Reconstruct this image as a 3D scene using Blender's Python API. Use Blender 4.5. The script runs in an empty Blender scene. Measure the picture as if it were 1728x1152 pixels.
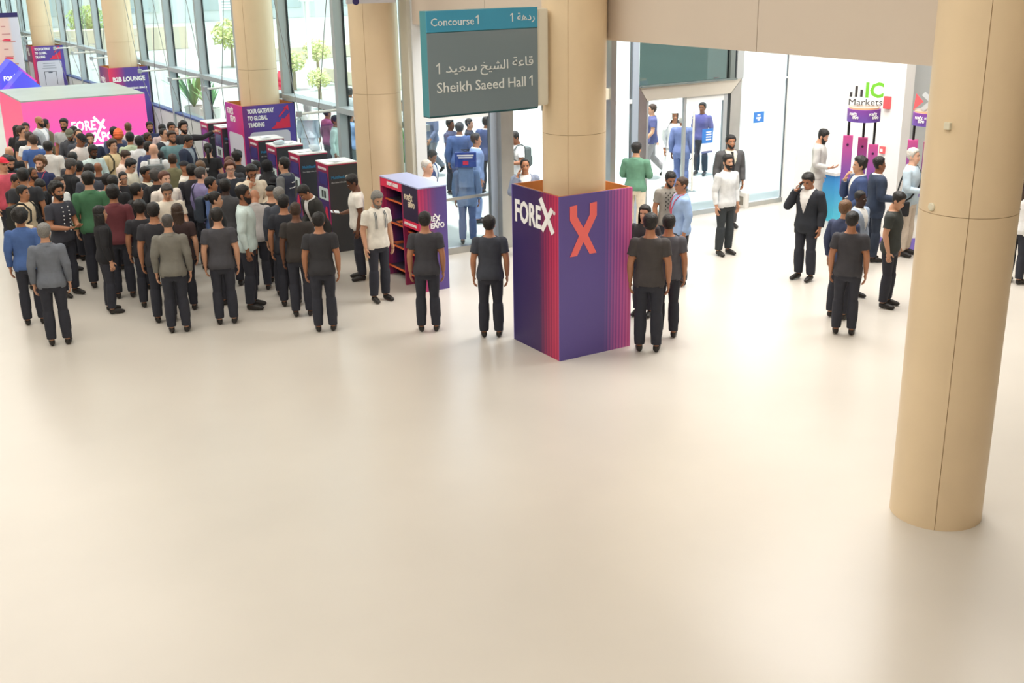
import bpy, bmesh, math, random
import numpy as np
from mathutils import Matrix, Vector, noise
S = bpy.context.scene
COL = S.collection
random.seed(7)
PI = math.pi
# ------------------------------------------------------------------ camera
FPX, CXP, CYP = 1937.0, 864.0, 576.0
PITCH, YAW, ROLL, CAMH = math.radians(18.37), math.radians(31.2), math.radians(-0.987), 5.06
FW = Vector((math.sin(YAW)*math.cos(PITCH), math.cos(YAW)*math.cos(PITCH), -math.sin(PITCH)))
RT0 = Vector((math.cos(YAW), -math.sin(YAW), 0)); UP0 = RT0.cross(FW)
RT = RT0*math.cos(ROLL)+UP0*math.sin(ROLL); UP = UP0*math.cos(ROLL)-RT0*math.sin(ROLL)
CAM = Vector((0, 0, CAMH))
cd = bpy.data.cameras.new('camera'); cd.sensor_width = 36; cd.lens = FPX/1728*36; cd.clip_end = 600
co = bpy.data.objects.new('camera', cd); COL.objects.link(co)
co.matrix_world = Matrix((( RT.x, UP.x, -FW.x, 0), (RT.y, UP.y, -FW.y, 0), (RT.z, UP.z, -FW.z, CAMH), (0, 0, 0, 1)))
S.camera = co
# ------------------------------------------------------------------ world, sun, added fill lights, exposure
S.view_settings.view_transform = 'Standard'; S.view_settings.look = 'None'; S.view_settings.gamma = 1
S.view_settings.use_curve_mapping = False
S.view_settings.exposure = 0.0
W = bpy.data.worlds.new('world'); S.world = W; W.use_nodes = True
bg = W.node_tree.nodes['Background']; bg.inputs[0].default_value = (0.86, 0.95, 1.0, 1); bg.inputs[1].default_value = 2.6
sl = bpy.data.lights.new('sun', 'SUN'); sl.energy = 6.5; sl.angle = math.radians(1.5); sl.color = (1.0, 0.97, 0.92)
so = bpy.data.objects.new('sun', sl); COL.objects.link(so)
so.rotation_euler = Vector((0.16, 0.10, -1)).to_track_quat('-Z', 'Y').to_euler()
def area(x, y, z, sx, sy, power, col=(1.0, 0.95, 0.88)):
    l = bpy.data.lights.new('unseen_fill_light', 'AREA'); l.shape = 'RECTANGLE'; l.size = sx; l.size_y = sy; l.energy = power; l.color = col
    o = bpy.data.objects.new('unseen_fill_light', l); COL.objects.link(o); o.location = (x, y, z)
for y in (4, 14, 24, 34, 44):
    area(1.0, y, 8.9, 9, 7, 640)  # added fill lamps, unseen under the ceiling, to brighten the hall
area(14.0, 13.0, 8.9, 7, 7, 1500, (1.0, 0.98, 0.95))  # stronger added fill, unseen, brightens the lobby floor near the doors

def ray(x, y): return FW*FPX + RT*(x-CXP) - UP*(y-CYP)
def G(x, y, z=0.0):
    d = ray(x, y); return CAM + d*((z-CAMH)/d.z)
# ------------------------------------------------------------------ materials
def lin(c): return tuple(((v/255)/12.92 if v/255 <= .04045 else ((v/255+.055)/1.055)**2.4) for v in c)
MC = {}
def M(name, rgb, rough=.6, metal=0.0, var=0.0, scale=8.0, bump=0.0, spec=.5):
    if name in MC: return MC[name]
    m = bpy.data.materials.new(name); m.use_nodes = True; nt = m.node_tree; b = nt.nodes['Principled BSDF']
    c = lin(rgb)+(1,)
    b.inputs['Base Color'].default_value = c; b.inputs['Roughness'].default_value = rough; b.inputs['Metallic'].default_value = metal
    b.inputs['Specular IOR Level'].default_value = spec
    if var or bump:
        tc = nt.nodes.new('ShaderNodeTexCoord'); nz = nt.nodes.new('ShaderNodeTexNoise'); nz.inputs['Scale'].default_value = scale; nz.inputs['Detail'].default_value = 4
        nt.links.new(tc.outputs['Object'], nz.inputs['Vector'])
        if var:
            r = nt.nodes.new('ShaderNodeValToRGB'); r.color_ramp.elements[0].position = .3; r.color_ramp.elements[1].position = .7
            r.color_ramp.elements[0].color = tuple(v*(1-var) for v in c[:3])+(1,); r.color_ramp.elements[1].color = tuple(min(1, v*(1+var*.6)) for v in c[:3])+(1,)
            nt.links.new(nz.outputs['Fac'], r.inputs[0]); nt.links.new(r.outputs[0], b.inputs['Base Color'])
        if bump:
            bp = nt.nodes.new('ShaderNodeBump'); bp.inputs['Strength'].default_value = bump; bp.inputs['Distance'].default_value = .03
            nt.links.new(nz.outputs['Fac'], bp.inputs['Height']); nt.links.new(bp.outputs[0], b.inputs['Normal'])
    MC[name] = m; return m
def Mgrad(name, stops, axis='X', rough=.45, emit=0.0, stripes=None, bounds=(0, 1)):
    """printed gradient along an object axis of the (generated 0..1) box; stripes=(axis lo, hi, count, rgb) adds printed vertical lines"""
    if name in MC: return MC[name]
    m = bpy.data.materials.new(name); m.use_nodes = True; nt = m.node_tree; b = nt.nodes['Principled BSDF']; b.inputs['Roughness'].default_value = rough
    tc = nt.nodes.new('ShaderNodeTexCoord'); sp = nt.nodes.new('ShaderNodeSeparateXYZ'); nt.links.new(tc.outputs['Generated'], sp.inputs[0])
    src = sp.outputs[axis if axis in 'XYZ' else 'X']
    if axis == 'XZ':
        ad = nt.nodes.new('ShaderNodeMath'); ad.operation = 'MULTIPLY_ADD'; ad.inputs[1].default_value = .5
        hz = nt.nodes.new('ShaderNodeMath'); hz.operation = 'MULTIPLY'; hz.inputs[1].default_value = .5
        nt.links.new(sp.outputs['Z'], hz.inputs[0]); nt.links.new(sp.outputs['X'], ad.inputs[0]); nt.links.new(hz.outputs[0], ad.inputs[2]); src = ad.outputs[0]
    r = nt.nodes.new('ShaderNodeValToRGB'); cr = r.color_ramp
    cr.elements[0].position = stops[0][0]; cr.elements[0].color = lin(stops[0][1])+(1,)
    cr.elements[1].position = stops[-1][0]; cr.elements[1].color = lin(stops[-1][1])+(1,)
    for p, c in stops[1:-1]:
        e = cr.elements.new(p); e.color = lin(c)+(1,)
    nt.links.new(src, r.inputs[0]); out = r.outputs[0]
    if stripes:
        ax, lo, hi, n, rgb = stripes
        a = sp.outputs[ax]
        mr = nt.nodes.new('ShaderNodeMapRange'); mr.inputs[1].default_value = lo; mr.inputs[2].default_value = hi; nt.links.new(a, mr.inputs[0])
        fr = nt.nodes.new('ShaderNodeMath'); fr.operation = 'MULTIPLY'; fr.inputs[1].default_value = n; nt.links.new(mr.outputs[0], fr.inputs[0])
        f2 = nt.nodes.new('ShaderNodeMath'); f2.operation = 'FRACT'; nt.links.new(fr.outputs[0], f2.inputs[0])
        gt = nt.nodes.new('ShaderNodeMath'); gt.operation = 'GREATER_THAN'; gt.inputs[1].default_value = .5; nt.links.new(f2.outputs[0], gt.inputs[0])
        mu = nt.nodes.new('ShaderNodeMath'); mu.operation = 'MULTIPLY'; nt.links.new(gt.outputs[0], mu.inputs[0]); nt.links.new(mr.outputs[0], mu.inputs[1])
        mx = nt.nodes.new('ShaderNodeMix'); mx.data_type = 'RGBA'; nt.links.new(mu.outputs[0], mx.inputs[0]); nt.links.new(out, mx.inputs[6]); mx.inputs[7].default_value = lin(rgb)+(1,)
        out = mx.outputs[2]
    nt.links.new(out, b.inputs['Base Color'])
    if emit:
        nt.links.new(out, b.inputs['Emission Color']); b.inputs['Emission Strength'].default_value = emit
        for l in list(b.inputs['Base Color'].links): nt.links.remove(l)
        b.inputs['Base Color'].default_value = (.02, .02, .02, 1)
    MC[name] = m; return m
def Memit(name, rgb, e):
    m = M(name, rgb, .5)
    b = m.node_tree.nodes['Principled BSDF']; b.inputs['Emission Color'].default_value = lin(rgb)+(1,); b.inputs['Emission Strength'].default_value = e
    return m
def Mglass(name, tint, refl=.10):
    m = bpy.data.materials.new(name); m.use_nodes = True; nt = m.node_tree
    for n in list(nt.nodes):
        if n.type != 'OUTPUT_MATERIAL': nt.nodes.remove(n)
    out = [n for n in nt.nodes][0]
    t = nt.nodes.new('ShaderNodeBsdfTransparent'); t.inputs[0].default_value = tint+(1,)
    g = nt.nodes.new('ShaderNodeBsdfGlossy'); g.inputs['Roughness'].default_value = .02
    lw = nt.nodes.new('ShaderNodeLayerWeight'); lw.inputs[0].default_value = .5
    pw = nt.nodes.new('ShaderNodeMath'); pw.operation = 'POWER'; pw.inputs[1].default_value = 5; nt.links.new(lw.outputs['Facing'], pw.inputs[0])
    ma = nt.nodes.new('ShaderNodeMath'); ma.operation = 'MULTIPLY_ADD'; ma.inputs[1].default_value = .6; ma.inputs[2].default_value = refl*.5
    nt.links.new(pw.outputs[0], ma.inputs[0])
    mx = nt.nodes.new('ShaderNodeMixShader'); nt.links.new(ma.outputs[0], mx.inputs[0]); nt.links.new(t.outputs[0], mx.inputs[1]); nt.links.new(g.outputs[0], mx.inputs[2])
    nt.links.new(mx.outputs[0], out.inputs[0]); MC[name] = m; return m
# ------------------------------------------------------------------ mesh building
class MB:
    def __init__(s): s.v = []; s.f = []; s.smooth = False
    def add(s, vs, fs):
        o = len(s.v); s.v += [tuple(v) for v in vs]; s.f += [tuple(i+o for i in f) for f in fs]; return s
    def box(s, x0, x1, y0, y1, z0, z1, mat=None):
        vs = [Vector((x, y, z)) for x in (x0, x1) for y in (y0, y1) for z in (z0, z1)]
        if mat is not None: vs = [mat @ v for v in vs]
        return s.add(vs, [(0, 1, 3, 2), (4, 6, 7, 5), (0, 4, 5, 1), (2, 3, 7, 6), (0, 2, 6, 4), (1, 5, 7, 3)])
    def bbox(s, x0, x1, y0, y1, z0, z1, b=.01):
        bm = bmesh.new(); bmesh.ops.create_cube(bm, size=1)
        for v in bm.verts: v.co = Vector(((x0+x1)/2+v.co.x*(x1-x0), (y0+y1)/2+v.co.y*(y1-y0), (z0+z1)/2+v.co.z*(z1-z0)))
        bmesh.ops.bevel(bm, geom=list(bm.edges), offset=b, segments=2, affect='EDGES', profile=.6)
        bm.verts.ensure_lookup_table()
        s.add([v.co.copy() for v in bm.verts], [[v.index for v in f.verts] for f in bm.faces]); bm.free(); return s
    def tube(s, pts, rad, seg=10, cap=True):
        pts = [Vector(p) for p in pts]; n = len(pts)
        if not hasattr(rad, '__len__'): rad = [rad]*n
        rings = []; prev = None
        for i, p in enumerate(pts):
            d = (pts[min(i+1, n-1)]-pts[max(i-1, 0)]).normalized()
            if prev is None: a = d.orthogonal().normalized()
            else: a = (prev-d*prev.dot(d)); a = a.normalized() if a.length > 1e-6 else d.orthogonal().normalized()
            prev = a; b = d.cross(a)
            rings.append([p+(a*math.cos(t)+b*math.sin(t))*rad[i] for t in [2*PI*k/seg for k in range(seg)]])
        vs = [v for r in rings for v in r]; fs = []
        for i in range(n-1):
            for k in range(seg):
                k2 = (k+1) % seg; fs.append((i*seg+k, i*seg+k2, (i+1)*seg+k2, (i+1)*seg+k))
        if cap: fs.append(tuple(range(seg))[::-1]); fs.append(tuple((n-1)*seg+k for k in range(seg)))
        return s.add(vs, fs)
    def ell(s, c, r, seg=12, rows=8, mat=None):
        vs = []; fs = []
        for i in range(1, rows):
            t = PI*i/rows
            for k in range(seg):
                p = 2*PI*k/seg; vs.append(Vector((math.sin(t)*math.cos(p)*r[0], math.sin(t)*math.sin(p)*r[1], math.cos(t)*r[2])))
        vs.append(Vector((0, 0, r[2]))); vs.append(Vector((0, 0, -r[2])))
        for i in range(rows-2):
            for k in range(seg):
                k2 = (k+1) % seg; fs.append((i*seg+k, (i+1)*seg+k, (i+1)*seg+k2, i*seg+k2))
        N = (rows-1)*seg
        for k in range(seg):
            k2 = (k+1) % seg; fs.append((N, k, k2)); fs.append((N+1, (rows-2)*seg+k2, (rows-2)*seg+k))
        c = Vector(c)
        vs = [(mat @ v if mat is not None else v)+c for v in vs]
        return s.add(vs, fs)
    def loft(s, rings, cap=True):
        seg = len(rings[0]); vs = [v for r in rings for v in r]; fs = []
        for i in range(len(rings)-1):
            for k in range(seg):
                k2 = (k+1) % seg; fs.append((i*seg+k, i*seg+k2, (i+1)*seg+k2, (i+1)*seg+k))
        if cap: fs.append(tuple(range(seg))[::-1]); fs.append(tuple((len(rings)-1)*seg+k for k in range(seg)))
        return s.add(vs, fs)
    def prism(s, poly, ext, mat):
        n = len(poly); vs = [mat @ Vector((p[0], p[1], 0)) for p in poly]+[mat @ Vector((p[0], p[1], ext)) for p in poly]
        return s.add(vs, [tuple(range(n))[::-1], tuple(range(n, 2*n))]+[(k, (k+1) % n, n+(k+1) % n, n+k) for k in range(n)])
    def mesh(s, name):
        me = bpy.data.meshes.new(name); me.from_pydata(s.v, [], s.f); me.update()
        if s.smooth: me.shade_smooth()
        return me
    def build(s, name, mat, parent=None, fix=True):
        me = s.mesh(name)
        if fix:
            bm = bmesh.new(); bm.from_mesh(me); bmesh.ops.recalc_face_normals(bm, faces=bm.faces); bm.to_mesh(me); bm.free()
        return obj(name, me, mat, parent)
def obj(name, me, mat, parent=None):
    o = bpy.data.objects.new(name, me); COL.objects.link(o)
    if mat is not None:
        if len(me.materials) == 0: me.materials.append(mat)
        else:
            o.material_slots[0].link = 'OBJECT'; o.material_slots[0].material = mat
    if parent is not None: o.parent = parent
    return o
def empty(name, loc=(0, 0, 0), rz=0):
    o = bpy.data.objects.new(name, None); COL.objects.link(o); o.location = loc; o.rotation_euler = (0, 0, rz); o.empty_display_size = .2; return o
def tag(o, label=None, cat=None, group=None, kind=None):
    if label: o['label'] = label
    if cat: o['category'] = cat
    if group: o['group'] = group
    if kind: o['kind'] = kind
    return o
def text(s, h, mat, parent, mw, name='lettering', bold=0.0, ext=.004, align='LEFT', fit=None, shear=0):
    """raised / printed letters; local x right, y up, z out of the face; h = cap height"""
    cu = bpy.data.curves.new('t', 'FONT'); cu.body = s; cu.size = h/.727; cu.extrude = ext; cu.offset = bold; cu.align_x = align; cu.shear = shear; cu.resolution_u = 2
    t = bpy.data.objects.new('t', cu); COL.objects.link(t); bpy.context.view_layer.update()
    me = bpy.data.meshes.new_from_object(t.evaluated_get(bpy.context.evaluated_depsgraph_get()))
    bpy.data.objects.remove(t); bpy.data.curves.remove(cu)
    if fit and len(me.vertices):
        xs = [v.co.x for v in me.vertices]; w = max(xs)-min(xs); k = fit/w
        for v in me.vertices: v.co.x *= k
    me.materials.clear()
    o = obj(name, me, mat, parent); o.matrix_local = mw
    return o
def face_negY(x, y, z): return Matrix.Translation((x, y, z)) @ Matrix(((1, 0, 0, 0), (0, 0, -1, 0), (0, 1, 0, 0), (0, 0, 0, 1)))     # surface facing -Y: local x -> +X, y -> +Z, z -> -Y
def face_negX(x, y, z): return Matrix.Translation((x, y, z)) @ Matrix(((0, 0, -1, 0), (-1, 0, 0, 0), (0, 1, 0, 0), (0, 0, 0, 1)))    # surface facing -X: local x -> -Y, y -> +Z, z -> -X
def logo(parent, mw, w, mat, sub=True):
    """two stacked words, the long X stroke running through both"""
    h = w*.25
    text('FORE', h, mat, parent, mw, bold=h*.035, fit=w*.60)
    text('E', h, mat, parent, mw @ Matrix.Translation((w*.36, -h*1.28, 0)), bold=h*.035)
    text('PO', h, mat, parent, mw @ Matrix.Translation((w*.72, -h*1.28, 0)), bold=h*.035, fit=w*.33)
    t = h*.13; e = [.003]
    def bar(x0, y0, x1, y1):
        d = Vector((x1-x0, y1-y0)).normalized(); n = Vector((-d.y, d.x))*t; b = MB(); e[0] += .0012
        b.prism([(x0+n.x, y0+n.y), (x0-n.x, y0-n.y), (x1-n.x, y1-n.y), (x1+n.x, y1+n.y)], e[0], Matrix())
        o = b.build('lettering', mat, parent); o.matrix_local = mw
    bar(w*.58, h*1.3, w*.84, 0.0); bar(w*.84, h*1.0, w*.52, -h*1.28); bar(w*.55, -h*.28, w*.72, -h*1.28)
# palette
cream = M('cream_cladding', (231, 208, 172), .42, var=.04, scale=1.5)
core_m = M('joint_tan', (196, 170, 134), .8)
white = M('white_paint', (240, 240, 238), .5)
offw = M('off_white_panel', (226, 230, 230), .45)
alu = M('brushed_aluminium', (190, 196, 198), .35, .6)
steel = M('stainless_steel', (190, 190, 186), .28, .9, var=.08, scale=3)
dkgask = M('dark_gasket', (40, 48, 52), .6)
glassL = Mglass('clear_mint_glass', (.93, .97, .96), .07)
glassD = Mglass('door_glass', (.95, .97, .99), .08)
glassT = Mglass('reflection_tinted_glass', (.30, .36, .35), .16)  # dark tint stands in for the interior reflected in the transom
navy = M('navy_print', (48, 40, 98), .4)
black = M('black_plastic', (22, 22, 25), .5)
# ================================================================== structure
def onX(x, y, X): d = ray(x, y); return CAM + d*(X/d.x)
def onY(x, y, Y): d = ray(x, y); return CAM + d*(Y/d.y)
ZC, GX, GY = 9.0, 9.2, 17.96
def struct(o): o['kind'] = 'structure'; return o
struct(MB().box(-22, GX, -6, 72, -.15, 0).box(GX, 30, -6, GY, -.15, 0).build('floor', M('pale_polished_stone', (204, 198, 188), .3, var=.05, scale=.5)))
struct(MB().box(-22, GX+.1, -6, 72, ZC, ZC+.3).box(GX+.1, 30, -6, GY+.1, ZC, ZC+.3).build('ceiling', M('ceiling_white', (235, 232, 226), .8)))
struct(MB().box(GX, 170, GY+.1, 240, -.16, -.01).build('ground', M('sunlit_plaza_paving', (164, 173, 168), .7, var=.06, scale=.25)))
wtan = M('wall_tan', (206, 190, 164), .7)
struct(MB().box(-22.3, -22, -6, 72, 0, ZC).build('wall_west', wtan)); struct(MB().box(-22, 30, -6.3, -6, 0, ZC).build('wall_front', wtan)); struct(MB().box(-22, GX, 72, 72.3, 0, ZC).build('wall_far', wtan)); struct(MB().box(30, 30.3, -6, 15.6, 0, ZC).build('wall_east', wtan))
# ---- glazed side wall (runs along +Y)
wl = struct(empty('wall_left', (GX, 20, 0)))
def cw(name, mb, mat):
    o = mb.build(name, mat); o.parent = wl; o.matrix_parent_inverse = Matrix.Translation((-GX, -20, 0)); return o
MY = [18.68+3.02*i for i in range(17)]
RZ, SZ = 2.29, 1.06
blue_film = M('blue_sill_film', (70, 86, 140), .5)
mulm = M('mullion_grey', (182, 194, 198), .45, .15)
for i, y in enumerate(MY):
    cw('mullion', MB().box(GX-.045, GX+.17, y-.07, y+.08, 0, ZC), mulm)
    cw('gasket', MB().box(GX+.13, GX+.17, y-.095, y-.07, 0, ZC), dkgask)
    if i == 0 or min(abs(y-c) for c in (24.54, 36.6, 49.2)) < .8: continue
    cw('strut', MB().tube([(8.32, y, RZ-.04), (GX-.04, y, RZ-.02)], .026, 8), M('white_strut', (232, 232, 226), .4))
    cw('strut_bracket', MB().bbox(8.28, 8.38, y-.04, y+.04, RZ-.09, RZ+.02, .01), alu)
    for X, k in ((8.33, .42), (8.74, -.36)):
        cw('cable', MB().tube([(X+.48 if X < 8.5 else X+.2, y-k*1.2, 0), (X, y, RZ-.04), (X, y+k*(ZC-RZ), ZC)], .008, 6), M('steel_cable', (140, 142, 140), .4, .7))
for i in range(-1, len(MY)-1):
    a = (18.1 if i < 0 else MY[i]+.08); b = MY[i+1]-.07
    cw('transom', MB().box(GX-.10, GX+.16, a, b, RZ-.06, RZ+.05), mulm)
    cw('glass_pane', MB().box(GX+.14, GX+.156, a, b, SZ, RZ-.06), glassL)
    cw('glass_pane', MB().box(GX+.14, GX+.156, a, b, RZ+.05, ZC), glassL)
    cw('sill', MB().box(GX-.03, GX+.16, a, b, SZ-.05, SZ), blue_film)
    cw('spandrel_panel', MB().box(GX+.0, GX+.15, a, b, 0, SZ-.05), offw)
# ---- entrance wall (runs along +X)
wb = struct(empty('wall_back', (10, GY, 0)))
def ew(name, mb, mat):
    o = mb.build(name, mat); o.parent = wb; o.matrix_parent_inverse = Matrix.Translation((-10, -GY, 0)); return o
bluegrey = M('blue_grey_frame', (176, 190, 206), .4, .3)
ew('corner_post', MB().box(8.86, 9.12, GY-.12, GY+.14, 0, ZC), M('pale_olive_post', (206, 204, 190), .45))
ew('post_cover', MB().box(8.93, 9.13, GY-.15, GY-.12, 0, ZC), offw)
ew('glass_pane', MB().box(9.12, 10.44, GY-.008, GY+.008, .12, 2.42), glassD)
ew('glass_pane', MB().box(9.12, 10.44, GY-.008, GY+.008, 2.50, 4.8), glassD)
ew('door_rail', MB().box(9.12, 10.44, GY-.04, GY+.04, 2.42, 2.50), offw)
ew('door_rail', MB().box(9.12, 10.44, GY-.04, GY+.04, 0, .12), steel)
ew('push_bar', MB().box(9.2, 10.38, GY-.10, GY-.06, 1.0, 1.05).box(9.22, 9.25, GY-.06, GY, 1.0, 1.05).box(10.33, 10.36, GY-.06, GY, 1.0, 1.05), steel)
ew('gasket', MB().box(10.44, 10.47, GY-.012, GY+.012, 0, 4.8), M('grey_gasket', (112, 120, 124), .6))
ew('mullion', MB().box(10.47, 10.60, GY-.05, GY+.05, 0, 4.8), bluegrey)
ew('steel_post', MB().box(10.60, 10.86, GY-.20, GY+.10, 0, 4.8), steel)
ew('door_rail', MB().box(10.86, 13.10, GY-.05, GY+.05, 2.52, 2.72), M('beige_header', (222, 216, 196), .5))
ew('steel_post', MB().box(13.10, 13.22, GY-.1, GY+.1, 0, 4.8), steel)
ew('glass_pane', MB().box(13.22, 13.62, GY-.008, GY+.008, 0, 2.40), glassD)
ew('glass_pane', MB().box(13.22, 13.62, GY-.008, GY+.008, 2.48, 4.8), glassD)
ew('door_rail', MB().box(13.22, 13.66, GY-.04, GY+.04, 2.40, 2.48), offw)
ew('gasket', MB().box(13.62, 13.65, GY-.012, GY+.012, 0, 4.8), M('grey_gasket', (112, 120, 124), .6))
ew('mullion', MB().box(13.65, 13.80, GY-.05, GY+.05, 0, 4.8), bluegrey)
ew('glass_pane', MB().box(16.44, 17.72, GY-.008, GY+.008, .1, 2.62), glassD)
ew('glass_pane', MB().box(16.44, 17.72, GY-.008, GY+.008, 2.66, 4.8), glassD)
ew('door_rail', MB().box(16.44, 17.72, GY-.03, GY+.03, 2.62, 2.66), white)
ew('door_rail', MB().box(16.44, 17.9, GY-.05, GY+.05, 0, .10), steel)
ew('gasket', MB().box(17.72, 17.74, GY-.012, GY+.012, 0, 4.8), M('grey_gasket', (112, 120, 124), .6))
ew('mullion', MB().box(17.74, 18.0, GY-.06, GY+.06, 0, 4.8), white)
ew('door_stop', MB().loft([[Vector((17.80+r*math.cos(t), GY-.25+r*math.sin(t), z)) for t in [2*PI*k/12 for k in range(12)]] for r, z in ((.11, 0), (.10, .03), (.04, .06), (.03, .25))]), alu)
ew('upper_wall', MB().box(8.86, 18.0, GY-.1, GY+.1, 4.8, ZC), M('wall_tan', (206, 190, 164), .7))
ew('sticker', MB().box(16.83, 17.12, GY-.014, GY-.009, 1.76, 1.98), M('blue_sticker', (60, 130, 214), .5))
wst = M('white_print', (250, 250, 250), .5)
for z, w in ((1.90, .08), (1.84, .14), (1.80, .06)):
    ew('sticker_mark', MB().box(16.975-w/2, 16.975+w/2, GY-.016, GY-.014, z, z+.035), wst)
# ---- portal door
d1 = struct(empty('door_1', (15.1, GY, 0)))
def dw(name, mb, mat):
    o = mb.build(name, mat); o.parent = d1; o.matrix_parent_inverse = Matrix.Translation((-15.1, -GY, 0)); return o
def frame_piece(poly, y0, y1):
    return MB().prism(poly, y0-y1, Matrix(((1, 0, 0, 0), (0, 0, 1, y1), (0, 1, 0, 0), (0, 0, 0, 1))))
dw('jamb', frame_piece([(13.80, 0), (13.99, 0), (13.99, 2.42), (13.80, 2.70)], GY-.06, GY+.12), steel)
dw('jamb', frame_piece([(16.42, 0), (16.14, 0), (16.14, 2.42), (16.42, 2.70)], GY-.06, GY+.12), steel)
dw('header', frame_piece([(13.81, 2.70), (14.0, 2.425), (16.13, 2.425), (16.41, 2.70)], GY-.06, GY+.12), M('champagne_steel', (214, 210, 198), .35, .6))
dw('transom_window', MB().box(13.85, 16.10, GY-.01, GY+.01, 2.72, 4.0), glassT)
dw('window_stile', MB().box(16.10, 16.22, GY-.06, GY+.06, 2.70, 4.8), M('grey_stile', (118, 128, 126), .4, .3))
dw('gasket', MB().box(16.22, 16.26, GY-.05, GY+.05, 2.70, 4.8), dkgask)
dw('window_stile', MB().box(16.26, 16.44, GY-.08, GY+.08, 2.70, 4.8), alu)
dw('sill', MB().box(13.83, 16.26, GY-.10, GY+.05, 2.69, 2.72), M('grey_stile', (118, 128, 126), .4, .3))
dw('upper_panel', MB().box(13.81, 16.44, GY-.05, GY+.05, 4.0, 4.8), offw)
for x0, x1, closed in ((14.00, 14.06, 0), (14.95, 16.08, 1)):
    dw('door_stile', MB().box(x0, x0+.06, GY-.03, GY+.03, 0, 2.42), alu)
    if closed:
        dw('door_stile', MB().box(x1-.10, x1, GY-.03, GY+.03, 0, 2.42), alu)
        dw('gasket', MB().box(x1, x1+.03, GY-.03, GY+.03, 0, 2.42), dkgask)
        dw('door_rail', MB().box(x0+.06, x1-.10, GY-.03, GY+.03, 2.30, 2.42), offw)
        dw('door_rail', MB().box(x0+.06, x1-.10, GY-.03, GY+.03, 0, .10), alu)
        dw('glass_pane', MB().box(x0+.06, x1-.10, GY-.006, GY+.006, .10, 2.30), glassD)
        dw('handle', MB().tube([(x0+.20, GY-.10, .55), (x0+.20, GY-.10, 2.15)], .022, 8).tube([(x0+.20, GY-.10, .7), (x0+.20, GY, .7)], .012, 6).tube([(x0+.20, GY-.10, 2.0), (x0+.20, GY, 2.0)], .012, 6), M('white_strut', (232, 232, 226), .4))
dw('sticker', MB().box(15.46, 15.74, GY-.012, GY-.007, 1.46, 1.75), M('blue_sticker', (60, 130, 214), .5))
dw('sticker', MB().box(15.45, 15.74, GY-.012, GY-.007, 1.28, 1.46), wst)
dw('sticker_mark', MB().box(15.45, 15.74, GY-.014, GY-.011, 1.26, 1.30), M('slate_blue_print', (104, 116, 160), .5))
for k in range(4): dw('sticker_mark', MB().box(15.56, 15.70, GY-.014, GY-.012, 1.52+k*.05, 1.545+k*.05), wst)
# ---- right-hand walls
wr = struct(empty('wall_right', (18, 16.5, 0)))
def rw(name, mb, mat):
    o = mb.build(name, mat); o.parent = wr; o.matrix_parent_inverse = Matrix.Translation((-18, -16.5, 0)); return o
rw('wall_face', MB().box(18.0, 18.25, 15.1, GY-.1, 0, ZC), white)
rw('wall_face', MB().box(18.25, 30, 15.35, 15.6, 0, ZC), M('shaded_grey_wall', (206, 212, 214), .6))  # this face gets less light; that shade is put into the grey
# ---- bulkhead beam behind the columns
bt = struct(empty('trim_1', (9.1, 12, 4)))
for a, b in ((4.0, 6.9), (6.91, 9.55), (9.56, 12.4), (12.41, 15.4), (15.41, 18.05)):
    o = MB().box(8.95, 9.35, a, b, 4.07, ZC).build('panel', M('bulkhead_tan', (214, 200, 184), .6, var=.02, scale=.8)); o.parent = bt; o.matrix_parent_inverse = Matrix.Translation((-9.1, -12, -4))
# ================================================================== columns
def column(x, y, r, seam_off, label, zsplit=2.93):
    c = empty('column', (x, y, 0)); tag(c, label, 'column', 'round cream clad columns')
    core = MB(); core.loft([[Vector((r*.975*math.cos(t), r*.975*math.sin(t), z)) for t in [2*PI*k/40 for k in range(40)]] for z in (0, ZC)]); core.build('core', core_m, c)
    base = math.atan2(-y, -x)+seam_off; g = .003/r
    for z0, z1 in ((0, zsplit-.0025), (zsplit+.0025, zsplit+3.0), (zsplit+3.005, ZC)):
        for h in (0, 1):
            a0 = base+h*PI+g; a1 = base+(h+1)*PI-g; n = 26; m = MB(); m.smooth = False
            ro = []
            for rr in (r, r*.97):
                ro.append([[Vector((rr*math.cos(a0+(a1-a0)*k/n), rr*math.sin(a0+(a1-a0)*k/n), z)) for k in range(n+1)] for z in (z0, z1)])
            loop = lambda i: ro[0][i]+ro[1][i][::-1]
            m.loft([loop(0), loop(1)])
            o = m.build('cladding_panel', cream, c)
            for p in o.data.polygons: p.use_smooth = abs(p.normal.z) < .5
            o.data.set_sharp_from_angle(angle=math.radians(30))
    return c
CR = .415
column(8.55, 6.37, CR, .03, 'round cream column with two small wall boxes, wide and bare')
column(8.55, 12.46, CR, -.19, 'round cream column rising out of the purple boxed wrap beside the hanging sign')
column(8.55, 18.50, CR, -.4, 'round cream column behind the brochure rack')
column(8.55, 24.54, CR, -.5, 'round cream column rising out of the gateway-to-trading wrap with kiosks around it')
column(8.55, 36.6, CR, .6, 'round cream column rising out of the B2B lounge wrap')
column(8.55, 49.2, CR, .6, 'round cream column of the far gateway wrap beside the tall banner')
a6 = math.atan2(-6.37, -8.55)
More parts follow.
